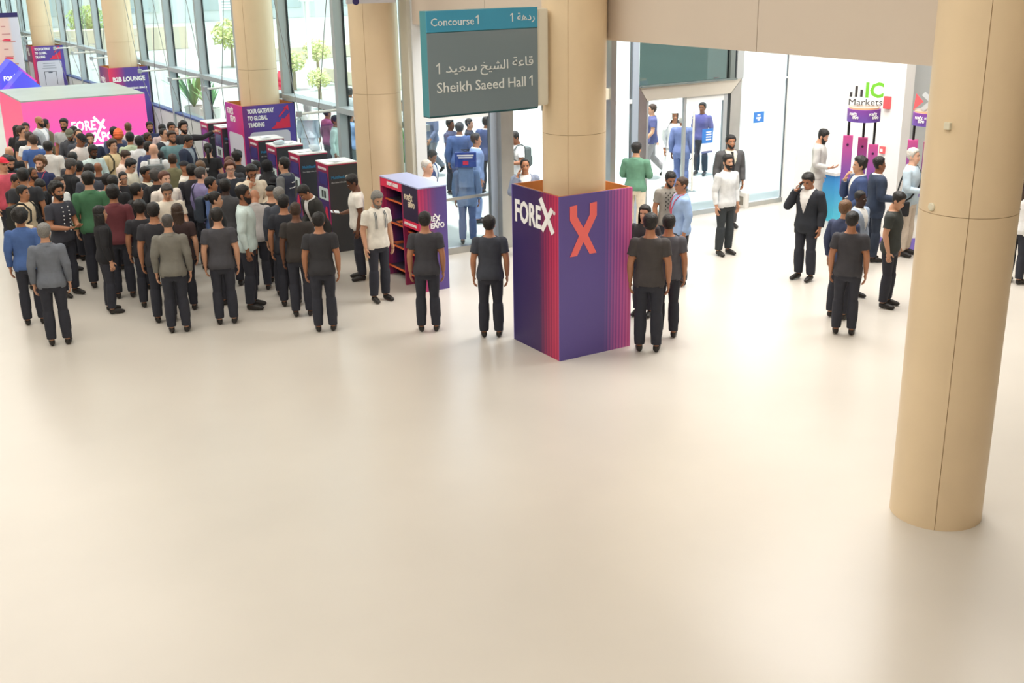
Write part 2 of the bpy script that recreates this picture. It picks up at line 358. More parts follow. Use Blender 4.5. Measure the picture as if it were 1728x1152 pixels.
def on_col(y, px, py, name, mb, mat, label, cat):
    q = onX(px, py, 8.2); ang = math.atan2(q.y-y, q.x-8.55)
    # direction on the cylinder that projects to that pixel
    best = min((abs((lambda v: CXP+FPX*v.dot(RT)/v.dot(FW))(Vector((8.55+CR*math.cos(t), y+CR*math.sin(t), 3.2))-CAM)-px), t) for t in [a6-1.4+k*.01 for k in range(280)])[1]
    p = Vector((8.55+CR*math.cos(best), y+CR*math.sin(best), 0)); dd = p-CAM
    d = ray(px, py); k = Vector((p.x, p.y)).length/Vector((d.x, d.y)).length; z = CAMH+d.z*k
    o = mb.build(name, mat); o.location = (p.x, p.y, z); o.rotation_euler = (0, 0, best); return tag(o, label, cat)
on_col(6.37, 1591, 212, 'wall_box', MB().bbox(-.01, .03, -.028, .028, -.03, .03, .006), M('ivory_plastic', (226, 220, 196), .5), 'small square ivory box fixed high on the bare wide column', 'sensor')
m = MB().loft([[Vector((x, r*math.cos(t), r*math.sin(t))) for t in [2*PI*k/20 for k in range(20)]] for x, r in ((-.01, .036), (.012, .036), (.02, .028), (.022, .012))])
on_col(6.37, 1577, 349, 'round_sensor', m, M('ivory_plastic', (226, 220, 196), .5), 'small round grey-ivory disc fixed low on the bare wide column', 'sensor')
# ================================================================== column wraps
mdf = M('orange_brown_board', (196, 128, 70), .7, var=.1, scale=4)
def wrap(y0, label, leftm, frontm, H=2.2, x0=7.98, x1=9.14, d=1.16):
    w = empty('column_wrap', (x0, y0, 0)); tag(w, label, 'display', None)
    t = .02; L = x1-x0
    MB().box(0, L, 0, t, 0, H).build('panel', frontm, w); MB().box(0, t, t, d-t, 0, H).build('panel', leftm, w)
    MB().box(L-t, L, t, d-t, 0, H).build('panel', leftm, w); MB().box(0, L, d-t, d, 0, H).build('panel', frontm, w)
    i = MB(); e = .015
    i.box(t, L-t, t, t+e, 0, H+.004).box(t, L-t, d-t-e, d-t, 0, H+.004).box(t, t+e, t+e, d-t-e, 0, H+.004).box(L-t-e, L-t, t+e, d-t-e, 0, H+.004)
    i.build('lining', mdf, w)
    return w
wpr = M('white_print', (250, 250, 250), .5)
salmon = M('salmon_print', (250, 116, 112), .5)
redp = M('red_print', (226, 48, 84), .5)
w5 = wrap(11.96, 'navy and purple box wrap with large white FOREX lettering and a salmon mark', Mgrad('wrap_navy_red', [(0, (188, 44, 84)), (.16, (150, 36, 84)), (.42, (64, 40, 92)), (1, (56, 44, 104))], 'Y', stripes=('Y', .4, 0, 7, (205, 58, 96))), Mgrad('wrap_violet_pink', [(0, (98, 84, 158)), (.65, (98, 82, 156)), (.9, (176, 84, 160)), (1, (232, 96, 150))], 'X', stripes=('X', .6, 1, 9, (222, 112, 178))))
text('FORE', .30, wpr, w5, face_negX(-.003, 1.08, 1.72), bold=.012, fit=.64)
def bar2(b, x0, y0, x1, y1, t, e=.004):
    d = Vector((x1-x0, y1-y0)).normalized(); n = Vector((-d.y, d.x))*t
    b.prism([(x0+n.x, y0+n.y), (x0-n.x, y0-n.y), (x1-n.x, y1-n.y), (x1+n.x, y1+n.y)], e, Matrix())
for a in ((.64, .40, .94, -.02, .042, .004), (.92, .30, .68, -.02, .036, .006)):
    b = MB(); bar2(b, *a); o = b.build('lettering', wpr, w5); o.matrix_local = face_negX(-.003, 1.08, 1.72)
text('®', .05, wpr, w5, face_negX(-.003, .14, 1.95))
b = MB(); b.prism([(.16, 2.06-1.2), (.27, 2.07-1.2), (.27, 1.92-1.2), (.37, 1.76-1.2), (.47, 1.92-1.2), (.47, 2.07-1.2), (.58, 2.08-1.2), (.58, 1.90-1.2), (.44, 1.66-1.2), (.58, 1.40-1.2), (.47, 1.40-1.2), (.37, 1.57-1.2), (.27, 1.40-1.2), (.16, 1.40-1.2), (.30, 1.66-1.2), (.16, 1.88-1.2)], .004, Matrix())
o = b.build('emblem', salmon, w5); o.matrix_local = face_negY(0, -.003, 1.2)
def rrect(x0, x1, y0, y1, r, n=5):
    P = []
    for cx, cy, a in ((x1-r, y1-r, 0), (x0+r, y1-r, 90), (x0+r, y0+r, 180), (x1-r, y0+r, 270)):
        for k in range(n+1):
            t = math.radians(a+90*k/n); P.append((cx+r*math.cos(t), cy+r*math.sin(t)))
    return P
lav = M('pale_lavender_print', (214, 214, 228), .5); dprint = M('dark_print', (70, 76, 92), .5)
def gateway(y0, label, leftm, frontm):
    w = wrap(y0, label, leftm, frontm)
    for k, s in enumerate(('YOUR GATEWAY', 'TO GLOBAL', 'TRADING')):
        text(s, .095, wpr, w, face_negY(.10, -.003, 2.04-.145*k), bold=.005, fit=(.60, .44, .36)[k])
    b = MB(); z0 = 1.68
    b.prism([(.62, 0), (.62, .02), (.70, .07), (.74, .15), (.80, .13), (.86, .21), (.92, .20), (1.04, .32), (1.04, 0)], .004, Matrix())
    bar2(b, .80, .25, .97, .42, .016); b.prism([(.91, .43), (1.02, .49), (1.03, .36), (.98, .40)], .004, Matrix())
    o = b.build('rising_chart', redp, w); o.matrix_local = face_negY(0, -.004, z0)
    o = MB().prism(rrect(.12, 1.03, -.8, .64, .09), .003, Matrix()).build('white_field', lav, w); o.matrix_local = face_negY(0, -.002, 1.0)
    o = MB().prism(rrect(.10, 1.04, -.8, .58, .09), .003, Matrix()).build('white_field', lav, w); o.matrix_local = face_negX(-.002, 1.13, 1.0)
    logo(w, face_negX(-.003, 1.04, 1.98), .5, wpr)
    return w
mag = Mgrad('wrap_magenta', [(0, (214, 58, 120)), (.5, (196, 56, 150)), (1, (178, 66, 164))], 'Y'); blu = Mgrad('wrap_blue_violet', [(0, (120, 52, 130)), (.25, (96, 74, 160)), (1, (88, 76, 168))], 'X')
w3 = gateway(24.07, 'blue-violet wrap reading YOUR GATEWAY TO GLOBAL TRADING with kiosks around its foot', mag, blu)
for x, w_, z in ((.2, .12, 1.18), (.38, .30, 1.16)):
    o = MB().box(x, x+w_, 0, .05, 0, .003).build('print', dprint, w3); o.matrix_local = face_negX(-.006, 1.0, z)
w1 = gateway(48.6, 'distant blue-violet gateway wrap with a red corner and a phone drawing', Mgrad('wrap_dull_purple', [(0, (150, 60, 120)), (1, (110, 90, 120))], 'Y'), Mgrad('wrap_red_violet', [(0, (232, 52, 92)), (.14, (120, 52, 130)), (.3, (96, 74, 160)), (1, (90, 76, 164))], 'X'))
o = MB().box(.35, .80, 0, .016, 0, .003).box(.35, .366, -.5, 0, 0, .003).box(.784, .80, -.5, 0, 0, .003).box(.50, .65, -.05, -.01, 0, .003).build('phone_drawing', dprint, w1); o.matrix_local = face_negY(0, -.006, 1.22)
for k in range(3):
    o = MB().box(.34-.04*(k == 2), .78+.04*(k == 2), 0, .03, 0, .003).build('print', M('grey_print', (168, 172, 186), .5), w1); o.matrix_local = face_negY(0, -.006, 1.52-.09*k)
w2 = wrap(36.1, 'violet wrap with a red edge reading B2B LOUNGE', Mgrad('wrap_dull_purple2', [(0, (176, 62, 110)), (1, (92, 60, 130))], 'Y'), Mgrad('wrap_b2b', [(0, (240, 62, 100)), (.22, (190, 56, 120)), (.42, (98, 74, 156)), (1, (90, 74, 160))], 'X'))
text('B2B LOUNGE', .13, wpr, w2, face_negY(.10, -.003, 1.80), bold=.009, fit=.95)
text('NETWORKING SPACE', .055, wpr, w2, face_negY(.30, -.003, 1.56), bold=.004, fit=.78)
logo(w2, face_negX(-.003, 1.0, 1.75), .6, wpr)
# ================================================================== magenta LED cube and companions
LX0, LX1, LY0, LY1, LH = 4.45, 7.35, 29.6, 32.95, 2.05
led = empty('led_cube', ((LX0+LX1)/2, (LY0+LY1)/2, 0)); tag(led, 'magenta LED screen cube with white FOREX EXPO lettering and grey top', 'display')
hx, hy = (LX1-LX0)/2, (LY1-LY0)/2
MB().box(-hx+.02, hx-.02, -hy+.02, hy-.02, 0, LH).build('body', black, led)
MB().box(-hx, hx, -hy, hy, LH, LH+.03).build('top_sheet', M('pale_grey_green_sheet', (176, 186, 182), .35, var=.08, scale=1.2), led)
MB().box(-hx, hx, -hy, -hy+.02, .08, LH).build('screen', Mgrad('led_magenta', [(0, (255, 92, 196)), (.55, (255, 92, 190)), (1, (255, 104, 170))], 'Z', emit=1.0), led)
MB().box(-hx, -hx+.02, -hy+.02, hy, .08, LH).build('screen', Mgrad('led_red', [(0, (255, 76, 150)), (.5, (255, 84, 126)), (1, (255, 88, 132))], 'Z', emit=1.0), led)
ledw = Memit('led_white', (255, 255, 255), .8)
logo(led, face_negY(-hx+1.06, -hy-.004, 1.28), .94, ledw)
o = MB().box(.42, .98, 0, .13, 0, .004).build('white_strip', ledw, led); o.matrix_local = face_negY(-hx+1.06, -hy-.004, .78)
text('DUBAI', .07, M('pink_print', (255, 120, 200), .5), led, face_negY(-hx+1.57, -hy-.010, .815), fit=.42)
o = MB().prism([(0, 0), (.16, .18), (.30, .18), (.14, 0)], .004, Matrix()).prism([(.1, .25), (.2, .36), (.34, .30), (.26, .2)], .004, Matrix()).build('emblem', ledw, led); o.matrix_local = face_negX(-hx-.004, .0, 1.0)
def diamond(px, py, Y, s, label, wl_, rightc, withlogo):
    c = onY(px, py, Y); d = empty('diamond_sign', (c.x, c.y+s/2, 0)); tag(d, label, 'display')
    R = Matrix.Translation((0, 0, c.z)) @ Matrix.Rotation(math.radians(45), 4, 'Y')
    MB().box(-s/2, s/2, -s/2, s/2, -s/2, s/2, R).build('cube_body', Mgrad('led_blue'+label[:6], [(0, (150, 90, 250)), (.25, (92, 92, 250)), (.62, (96, 96, 252)), (.85, rightc)], 'X', emit=.95), d)
    MB().tube([(0, 0, 0), (0, 0, c.z-s*.6)], .08, 10).build('post', black, d)
    if withlogo: logo(d, face_negY(-.27, -s/2-.004, c.z+.06), .52, ledw)
diamond(24, 139, 36.5, .88, 'upper blue LED cube on its corner with a white logo and pink flank', 0, (255, 80, 200), True)
diamond(43, 152, 35.6, .72, 'lower plain blue LED cube on its corner behind the magenta cube', 0, (90, 120, 255), False)
bn = onY(0, 20, 47); b1 = onY(29, 21, 47)
ba = empty('tall_banner', (bn.x-.4, 47, 0)); tag(ba, 'tall pale banner with a navy top band behind the blue diamond cubes', 'banner')
W_ = b1.x-bn.x+.4; ht = b1.z
MB().box(0, W_, 0, .12, 0, ht-.16).build('board', Mgrad('banner_peach', [(0, (232, 190, 180)), (.62, (228, 196, 188)), (.72, (208, 206, 220)), (1, (212, 212, 226))], 'X'), ba)
MB().box(0, W_, -.01, .13, ht-.16, ht).build('top_band', M('navy_print', (48, 40, 98), .4), ba)
for k in range(9): MB().box(.35, .50+.14*(k % 3), -.006, 0, ht-.5-.27*k, ht-.46-.27*k).build('print', M('rose_print', (196, 140, 140), .5), ba)
for k in range(2): MB().prism([(.30, 0), (.42, .06), (.62, .04), (.62, -.02), (.42, 0)], .004, face_negY(0, -.004, 1.9+.65*k)).build('red_mark', redp, ba)
# ================================================================== registration kiosks
char = M('charcoal_print', (62, 64, 70), .45); kiosk_l = Mgrad('kiosk_print', [(0, (64, 44, 110)), (.72, (70, 44, 112)), (.86, (60, 40, 80)), (1, (190, 40, 84))], 'Z')
KH, KX = 1.64, 7.87
def kiosk(x, y, label, L=.57):
    k = empty('registration_kiosk', (x, y, 0)); tag(k, label, 'kiosk', 'registration kiosks in a row')
    D = .55
    MB().box(.012, L, .012, D, 0, KH-.02).build('body', char, k)
    MB().box(0, .012, 0, D, 0, KH-.02).build('side_panel', kiosk_l, k)
    MB().box(.012, L, 0, .012, 0, KH-.02).build('front_panel', char, k)
    MB().box(-.006, L+.004, -.006, D+.004, KH-.02, KH).build('top', white, k)
    MB().box(-.004, L+.003, -.006, 0, KH-.036, KH-.02).box(-.006, 0, -.006, D, KH-.036, KH-.02).box(-.006, .0, -.006, .016, .3, KH-.036).build('red_edge', M('crimson_edge', (190, 40, 84), .5), k)
    text('REGISTRATION', .045, wpr, k, face_negX(-.003, .45, KH-.13), fit=.36)
    MB().box(-.008, 0, .06, .44, 1.24, 1.46).build('screen', M('kiosk_screen', (74, 66, 130), .2), k)
    MB().box(-.010, 0, .05, .46, .96, 1.18).build('label_plate', M('mint_white_print', (206, 222, 220), .5), k)
    for q in (0, 1): MB().box(-.012, -.010, .15+.11*q, .23+.11*q, 1.0, 1.13).build('print', M('dark_green_print', (44, 56, 52), .5), k)
    o = MB().prism([(0, 0), (.10, .26), (.16, .26), (.22, 0)], .003, Matrix()).prism([(-.13, 0), (-.13, .12), (-.04, .12), (-.04, 0)], .003, Matrix()).build('red_mark', redp, k); o.matrix_local = face_negX(-.003, .30, .58)
    text('MultiBank', .052, M('cyan_print', (58, 130, 176), .5), k, face_negY(.05, -.003, 1.36), bold=.002, fit=.27); text('Group', .052, wpr, k, face_negY(.33, -.003, 1.36), bold=.002, fit=.17)
    text('Life is Better when you share', .028, M('pale_print', (196, 196, 200), .5), k, face_negY(.05, -.003, 1.28), fit=.36)
    return k
KY = [19.28, 20.66, 21.90, 22.95, 25.30, 26.30]
KL = ['last charcoal registration kiosk of the row, half behind the column by the brochure rack', 'registration kiosk with a crumpled white cloth on top', 'registration kiosk with loose papers in a heap on top', 'registration kiosk standing against the gateway wrap front', 'registration kiosk half hidden behind the gateway wrap edge', 'registration kiosk farthest along the row, with a hand resting on it']
for y, l in zip(KY, KL): kiosk(KX, y, l)
papm = M('paper_white', (236, 242, 246), .6)
def sheet(x, y, z, rz, label, seed):
    random.seed(seed); n = 6; vs = []; c, s_ = math.cos(rz), math.sin(rz)
    for j in range(2):
        for a in range(n):
            for b_ in range(n):
                u, v = (a/(n-1)-.5)*.21, (b_/(n-1)-.5)*.28
                vs.append((x+u*c-v*s_, y+u*s_+v*c, z+.004*j+.006*math.sin(a*1.3+seed)*math.cos(b_*1.1)+.007))
    fs = []
    for j in range(2):
        for a in range(n-1):
            for b_ in range(n-1):
                q = j*n*n+a*n+b_; f = (q, q+1, q+n+1, q+n); fs.append(f if j else f[::-1])
    bd = [a*n for a in range(n)]+[(n-1)*n+b_ for b_ in range(1, n)]+[a*n+n-1 for a in range(n-2, -1, -1)]+[b_ for b_ in range(n-2, 0, -1)]
    for i in range(len(bd)): p, q = bd[i], bd[(i+1) % len(bd)]; fs.append((p, q, q+n*n, p+n*n))
    tag(MB().add(vs, fs).build('paper_sheet', papm), label, 'paper', 'papers on the kiosks')
sheet(KX+.25, KY[0]+.25, KH, .3, 'white paper sheet lying on the kiosk half behind the column', 1)
sheet(KX+.16, KY[1]+.30, KH, .1, 'blue-white paper lying beside the cloth on a kiosk', 2)
sheet(KX+.30, KY[2]+.30, KH, .5, 'white paper lying under the paper heap on a kiosk', 3)
sheet(KX+.26, KY[3]+.27, KH, -.2, 'white paper lying on the kiosk against the gateway wrap', 4)
sheet(KX+.22, KY[4]+.26, KH, .2, 'white paper on the kiosk half hidden by the gateway wrap', 5)
def crumple(x, y, label, s, seed):
    m = MB().ell((0, 0, 0), (s, s*.8, s*.5), 16, 10); m.smooth = True
    m.v = [tuple(Vector(v)*(1+.35*noise.noise(Vector(v)*14+Vector((seed, 0, 0))))) for v in m.v]
    zmin = min(v[2] for v in m.v); o = m.build('crumpled_cloth', M('pale_blue_cloth', (206, 222, 232), .8)); o.location = (x, y, KH-zmin); tag(o, label, 'cloth')
crumple(KX+.40, KY[1]+.20, 'crumpled white-blue cloth bundle on a kiosk top', .12, 3)
crumple(KX+.12, KY[2]+.14, 'loose crumpled white paper heap on a kiosk top', .10, 8)
# ================================================================== brochure rack
RX, RY, RL, RD, RH = 8.00, 15.97, .50, 1.40, 1.7
rk = empty('brochure_rack', (RX, RY, 0)); tag(rk, 'maroon and violet brochure rack with open orange-edged shelves and FOREX EXPO lettering', 'rack')
rackr = Mgrad('rack_front', [(0, (190, 44, 92)), (.3, (138, 62, 120)), (.65, (96, 74, 142)), (1, (92, 76, 148))], 'X', stripes=('X', .5, 0, 4, (200, 60, 110)))
drk = M('rack_inside', (34, 32, 46), .35)
MB().box(0, RL, 0, .03, 0, RH-.02).build('front_panel', rackr, rk)
MB().box(0, RL, RD-.03, RD, 0, RH-.02).build('rear_panel', rackr, rk)
MB().box(RL-.03, RL, .03, RD-.03, 0, RH-.02).build('back_panel', drk, rk)
MB().box(0, RL, .56, .60, 0, RH-.02).build('divider', M('maroon_print', (150, 40, 84), .5), rk)
MB().box(-.005, RL+.005, -.005, RD+.005, RH-.02, RH).build('top', M('pale_blue_violet_top', (176, 186, 224), .35), rk)
MB().box(0, .03, .60, RD-.03, RH-.16, RH-.02).build('header', redp, rk)
text('EVENT GUIDE', .055, wpr, rk, face_negX(-.003, 1.12, RH-.11), bold=.003, fit=.40)
MB().box(0, .03, .03, .56, 1.12, RH-.02).build('logo_panel', M('rack_navy', (46, 36, 66), .5), rk)
logo(rk, face_negX(-.003, .50, 1.45), .34, M('cream_print', (238, 222, 196), .5))
MB().box(-.002, .03, .03, .56, 1.00, 1.12).build('header', redp, rk)
text('EXPO BROCHURE', .04, wpr, rk, face_negX(-.005, .52, 1.04), bold=.002, fit=.42)
shm = M('rack_shelf', (60, 58, 70), .4); edge = M('orange_shelf_edge', (226, 110, 60), .5)  # shelf edges are plain orange, no glow
for a, b_, zs in ((.60, RD-.03, (1.30, .92, .54, .16)), (.03, .56, (.88, .52, .16))):
    for z in zs:
        sh = MB().box(.10, RL-.03, a, b_, z, z+.02, Matrix()).build('shelf', shm, rk)
        MB().box(.07, .10, a, b_, z+.002, z+.022).build('shelf_edge', edge, sh)
logo(rk, face_negY(.06, -.003, 1.14), .36, wpr)
for i, (yy, zz) in enumerate(((.80, .94), (1.0, .94), (1.15, .56))):
    o = MB().bbox(0, .16, 0, .12, 0, .02, .003).build('brochure', M('orange_brochure', (214, 110, 66), .5)); o.location = (RX+.14, RY+yy, zz); tag(o, ('orange brochure stack on a rack shelf next to the divider', 'orange brochure stack in the middle of a rack shelf', 'orange brochure stack on the lower rack shelf')[i], 'brochure', 'brochures in the rack')
# ================================================================== hanging sign
SY = 12.36; s0 = onY(718, 18, SY); s1 = onY(906, 12, SY); SX0, SX1 = s0.x, s1.x; SZ1, SZ0 = 4.51, 3.29
sg = empty('direction_sign', ((SX0+SX1)/2, SY, 0)); tag(sg, 'teal and grey hall direction sign in English and Arabic fixed to a column', 'sign')
sw = (SX1-SX0)/2
MB().box(-sw, sw, .0, .16, SZ0, SZ1).build('case', M('teal_case', (70, 140, 150), .4), sg)
MB().box(-sw, sw, -.012, 0, SZ1-.24, SZ1).build('header', M('teal_blue', (64, 158, 196), .4), sg)
MB().box(-sw, sw, -.010, 0, SZ0+.01, SZ1-.25).build('face_panel', M('grey_gloss_panel', (122, 140, 150), .16, spec=.8), sg)
MB().box(-sw, sw, -.006, .16, SZ0-.012, SZ0).build('edge', M('dark_teal', (30, 74, 84), .5), sg)
lt = M('sign_lettering', (232, 238, 238), .5)
def one(h, mw):
    o = MB().prism([(.30*h, 0), (.43*h, 0), (.43*h, h), (.33*h, h), (.06*h, .80*h), (.06*h, .66*h), (.30*h, .83*h)], .004, Matrix()).build('lettering', lt, sg); o.matrix_local = mw
text('Concourse', .092, lt, sg, face_negY(-sw+.05, -.014, SZ1-.17), fit=.58); one(.105, face_negY(-sw+.655, -.014, SZ1-.17))
AR = lambda cps: ''.join(chr(c) for c in cps)
radha = AR((0xFE94, 0xFEEB, 0xFEA9, 0xFEAD)); saeed = AR((0xFEAA, 0xFEF4, 0xFECC, 0xFEB3)); shaykh = AR((0xFEA6, 0xFEF4, 0xFEB8, 0xFEDF, 0xFE8D)); qaa = AR((0xFE94, 0xFECB, 0xFE8E, 0xFED7))
one(.10, face_negY(sw-.40, -.014, SZ1-.16)); text(radha, .09, lt, sg, face_negY(sw-.30, -.014, SZ1-.15), fit=.25)
one(.125, face_negY(-sw+.10, -.014, SZ0+.50))
text(saeed, .11, lt, sg, face_negY(-sw+.23, -.014, SZ0+.51), fit=.42)
text(shaykh, .11, lt, sg, face_negY(-sw+.71, -.014, SZ0+.51), fit=.39)
text(qaa, .11, lt, sg, face_negY(-sw+1.16, -.014, SZ0+.53), fit=.30)
[text(w_, .125, lt, sg, face_negY(-sw+x_, -.014, SZ0+.28), fit=f_) for w_, x_, f_ in (('Sheikh', .10, .47), ('Saeed', .63, .40), ('Hall', 1.09, .25))]; one(.125, face_negY(-sw+1.40, -.014, SZ0+.28))
MB().bbox(sw+.005, sw+.17, .0, .2, SZ0+.02, SZ1-.02, .03).build('bracket', M('ivory_bracket', (226, 222, 206), .4), sg)
MB().tube([(sw+.13, .1, SZ0+.02), (sw+.13, .1, SZ0-.06)], .012, 8).build('bolt', alu, sg)
# ================================================================== phone-charging towers
def tower(x, y, label, ic):
    t = empty('charging_tower', (x, y, 0)); tag(t, label, 'kiosk')
    rg = lambda r, z, n=32: [Vector((r*math.cos(a), r*math.sin(a), z)) for a in [2*PI*k/n for k in range(n)]]
    MB().loft([rg(.5, 0), rg(.5, .05), rg(.47, .06)]).build('base', M('violet_base', (96, 70, 160), .4), t)
    vi = Mgrad('tower_violet', [(0, (112, 84, 176)), (1, (132, 70, 160))], 'Z')
    R = .29
    m = MB(); m.loft([rg(R, 2.20), rg(R, 2.42), rg(R-.03, 2.42), rg(R-.03, 2.20)], cap=False); m.smooth = False; m.f += [(k, (k+1) % 32, 96+(k+1) % 32, 96+k) for k in range(32)]; o = m.build('ring', vi, t)
    MB().loft([rg(R-.031, 2.21), rg(R-.031, 2.45), rg(R-.045, 2.45), rg(R-.045, 2.21)], cap=False).build('ring_lining', M('orange_lining', (232, 190, 140), .6), t)
    pk = Mgrad('tower_panel', [(0, (108, 84, 178)), (.45, (140, 84, 166)), (1, (206, 84, 150))], 'Z')
    base = math.atan2(-y, -x)
    for i, (dx, top, bot) in enumerate(((-.24, 1.95, .92), (.02, 1.88, .9), (.21, 1.80, .9))):
        px_, py_ = math.cos(base-PI/2)*-dx, math.sin(base-PI/2)*-dx
        fwd = Vector((math.cos(base), math.sin(base), 0))*(.12 if i != 1 else -.16)
        px_ += fwd.x; py_ += fwd.y
        MB().tube([(px_, py_, .05), (px_, py_, 2.24)], .022, 8).build('pole', black, t)
        Rm = Matrix.Translation((px_, py_, 0)) @ Matrix.Rotation(base+PI/2, 4, 'Z')
        p = MB().box(-.085, .085, -.05, .05, bot, top, Rm).build('panel', pk, t)
        MB().tube([Rm @ Vector((.0, -.05, top-.16)), Rm @ Vector((0, -.058, top-.16))], .022, 10).build('badge', M('dark_violet', (60, 24, 70), .5), p)
    for a in (-.62, .62, .0):
        aa = base+a; mw = Matrix.Translation(((R+.004)*math.cos(aa), (R+.004)*math.sin(aa), 2.32)) @ Matrix.Rotation(aa+PI/2, 4, 'Z') @ face_negY(-.09, 0, 0)
        if a or not ic: logo(t, mw, .18, wpr)
    top = Matrix.Rotation(base+PI/2, 4, 'Z')
    MB().box(-.28, .28, .0, .012, 2.40, 2.475, top).build('stand_plate', M('clear_acrylic_white', (244, 244, 244), .3), t)
    if ic:
        g = M('bright_green_print', (122, 208, 60), .5); dk = M('dark_grey_letters', (66, 64, 66), .5)
        for k, (xx, hh) in enumerate(((-.27, .08), (-.18, .19), (-.09, .13))): MB().box(xx, xx+.045, -.006, .012, 2.625, 2.625+hh, top).build('logo_bar', dk, t)
        text('IC', .26, g, t, top @ face_negY(-.015, -.006, 2.625), bold=.012, fit=.31, ext=.008)
        text('Markets', .115, dk, t, top @ face_negY(-.29, -.006, 2.48), fit=.58, ext=.008)
    else:
        MB().prism([(-.29, 2.45), (-.13, 2.60), (-.26, 2.74)], .02, top @ face_negY(0, 0, 0)).build('logo_mark', M('coral_print', (240, 104, 112), .5), t)
        for k, a in enumerate(((-.14, 2.74, .18, 2.46, .04, .004), (.18, 2.74, -.14, 2.46, .04, .007))):
            b = MB(); bar2(b, *a); o = b.build('logo_cross', M('grey_letters', (206, 212, 216), .5), t); o.matrix_local = top @ face_negY(0, -.01, 0)
    return t
tower(16.33, 14.57, 'violet phone-charging tower with a round ring, pink panels and IC Markets sign', True)
tower(16.80, 13.50, 'second charging tower with a red and grey cross mark, half behind the wide column', False)
# alarms
o = MB().bbox(17.93, 18.0, -.07, .07, -.12, .12, .01).build('alarm_bell', M('alarm_red', (226, 90, 96), .5)); o.location = (0, 15.47, 2.32); tag(o, 'red alarm sounder box high on the white wall', 'alarm')
o = MB().bbox(17.95, 18.0, -.06, .06, -.07, .07, .01).build('call_point', M('alarm_pink_red', (232, 100, 104), .5)); tag(o, 'red fire call point with white centre lower on the white wall', 'alarm'); o.location = (0, 15.5, 1.4)
MB().box(17.945, 17.95, -.03, .03, -.035, .02).build('glass_square', white, o)
# counter with product shelves
ct = empty('display_counter', (17.45, 15.85, 0)); tag(ct, 'white display counter with a cyan side and shelves of small packs', 'counter')
MB().box(-.35, .38, .0, .42, .92, .98).build('worktop', white, ct)
MB().box(-.33, -.05, .02, .40, 0, .92).build('cyan_side', Mgrad('cyan_panel', [(0, (90, 214, 240)), (1, (60, 150, 230))], 'Z'), ct)
MB().box(-.05, .36, .10, .40, 0, .92).build('back_panel', M('grey_shelf_back', (150, 156, 166), .5), ct)
for z in (.05, .25, .45, .65): MB().box(-.05, .36, .02, .10, z, z+.02).build('shelf', offw, ct)
for k in range(12):
    o = MB().bbox(-.04, .04, -.025, .025, 0, .12, .004).build('product_pack', M('pack_%d' % (k % 3), ((238, 238, 240), (236, 120, 90), (70, 74, 86))[k % 3], .5)); o.location = (17.45-.05+.06+.13*(k % 3), 15.85+.06, .07+.2*(k//3)); tag(o, ('white', 'orange', 'dark grey')[k % 3]+' small pack on the '+('lowest', 'second', 'third', 'topmost')[k//3]+' counter shelf', 'pack', 'packs on the counter shelves')
# hanging banner hem above the column by the rack
q0 = onY(585, 8, 17.6); q1 = onY(669, 3, 17.6)
hb = empty('hanging_banner', ((q0.x+q1.x)/2, 17.6, 0)); tag(hb, 'pale hanging banner with a purple blot, only its hem in view', 'banner')
hw_ = (q1.x-q0.x)/2
MB().box(-hw_, hw_, 0, .03, (q0.z+q1.z)/2-.0, ZC-.5).build('cloth', M('banner_grey', (196, 196, 200), .6), hb)
MB().ell((-hw_+.16, -.002, (q0.z+q1.z)/2+.04), (.06, .004, .06), 14, 8).build('print', navy, hb)
# ================================================================== outdoors
bw = M('pale_building', (214, 222, 220), .8, var=.05, scale=.3)
bd = empty('outdoor_building', (40, 112, 0)); tag(bd, 'pale building with tall grey slabs across the sunny plaza', 'building')
MB().box(-34, 75, 0, 10, 0, 24).build('wall', bw, bd)
for x in range(-30, 70, 7):
    MB().box(x, x+2.2, -1.2, 0, 0, 24).build('slab', M('grey_slab', (196, 206, 206), .8), bd)
    MB().box(x+3, x+6, -.15, 0, 1, 6.5).build('window', M('pale_grey_window', (176, 190, 190), .3), bd)  # window panes in one even pale grey
lv = empty('louvre_screen', (27.0, 84, 0)); tag(lv, 'white louvred screen panel standing on the plaza', 'screen')
MB().box(-.1, 0, 0, .3, 0, 9).build('post', white, lv); MB().box(1.2, 1.3, 0, .3, 0, 9).build('post', white, lv)
for k in range(34): MB().box(0, 1.2, .02, .2, 2+.2*k, 2.11+.2*k).build('slat', white, lv)
lowm = M('beige_planter_wall', (206, 198, 176), .8)
def low(x0, x1, y0, y1, h, label):
    tag(MB().bbox(x0, x1, y0, y1, 0, h, .04).build('planter_wall', lowm), label, 'wall', None)
low(13.5, 22, 76, 77, 1.4, 'long low beige planter wall far out on the plaza')
low(20.5, 22, 44, 50, .6, 'low beige planter beside the palm')
low(22, 30, 62, 62.8, .7, 'low beige kerb wall in the middle of the plaza')
leafs = [M('leaf_%d' % i, c, .6) for i, c in enumerate(((150, 176, 96), (96, 150, 84), (196, 204, 140)))]
def foliage(mb, c, r, n, s, seed):
    rnd = random.Random(seed)
    for _ in range(n):
        d = Vector((rnd.gauss(0, 1), rnd.gauss(0, 1), rnd.gauss(0, 1))).normalized(); p = Vector(c)+Vector((d.x*r[0], d.y*r[1], d.z*r[2]))*(rnd.random()**.4)
        a = Vector((rnd.gauss(0, 1), rnd.gauss(0, 1), rnd.gauss(0, 1))).normalized(); b_ = a.orthogonal().normalized(); n_ = a.cross(b_)
        mb.add([p-a*s, p-b_*s*.45+n_*s*.12, p+a*s, p+b_*s*.45+n_*s*.12], [(0, 1, 2), (0, 2, 3)])
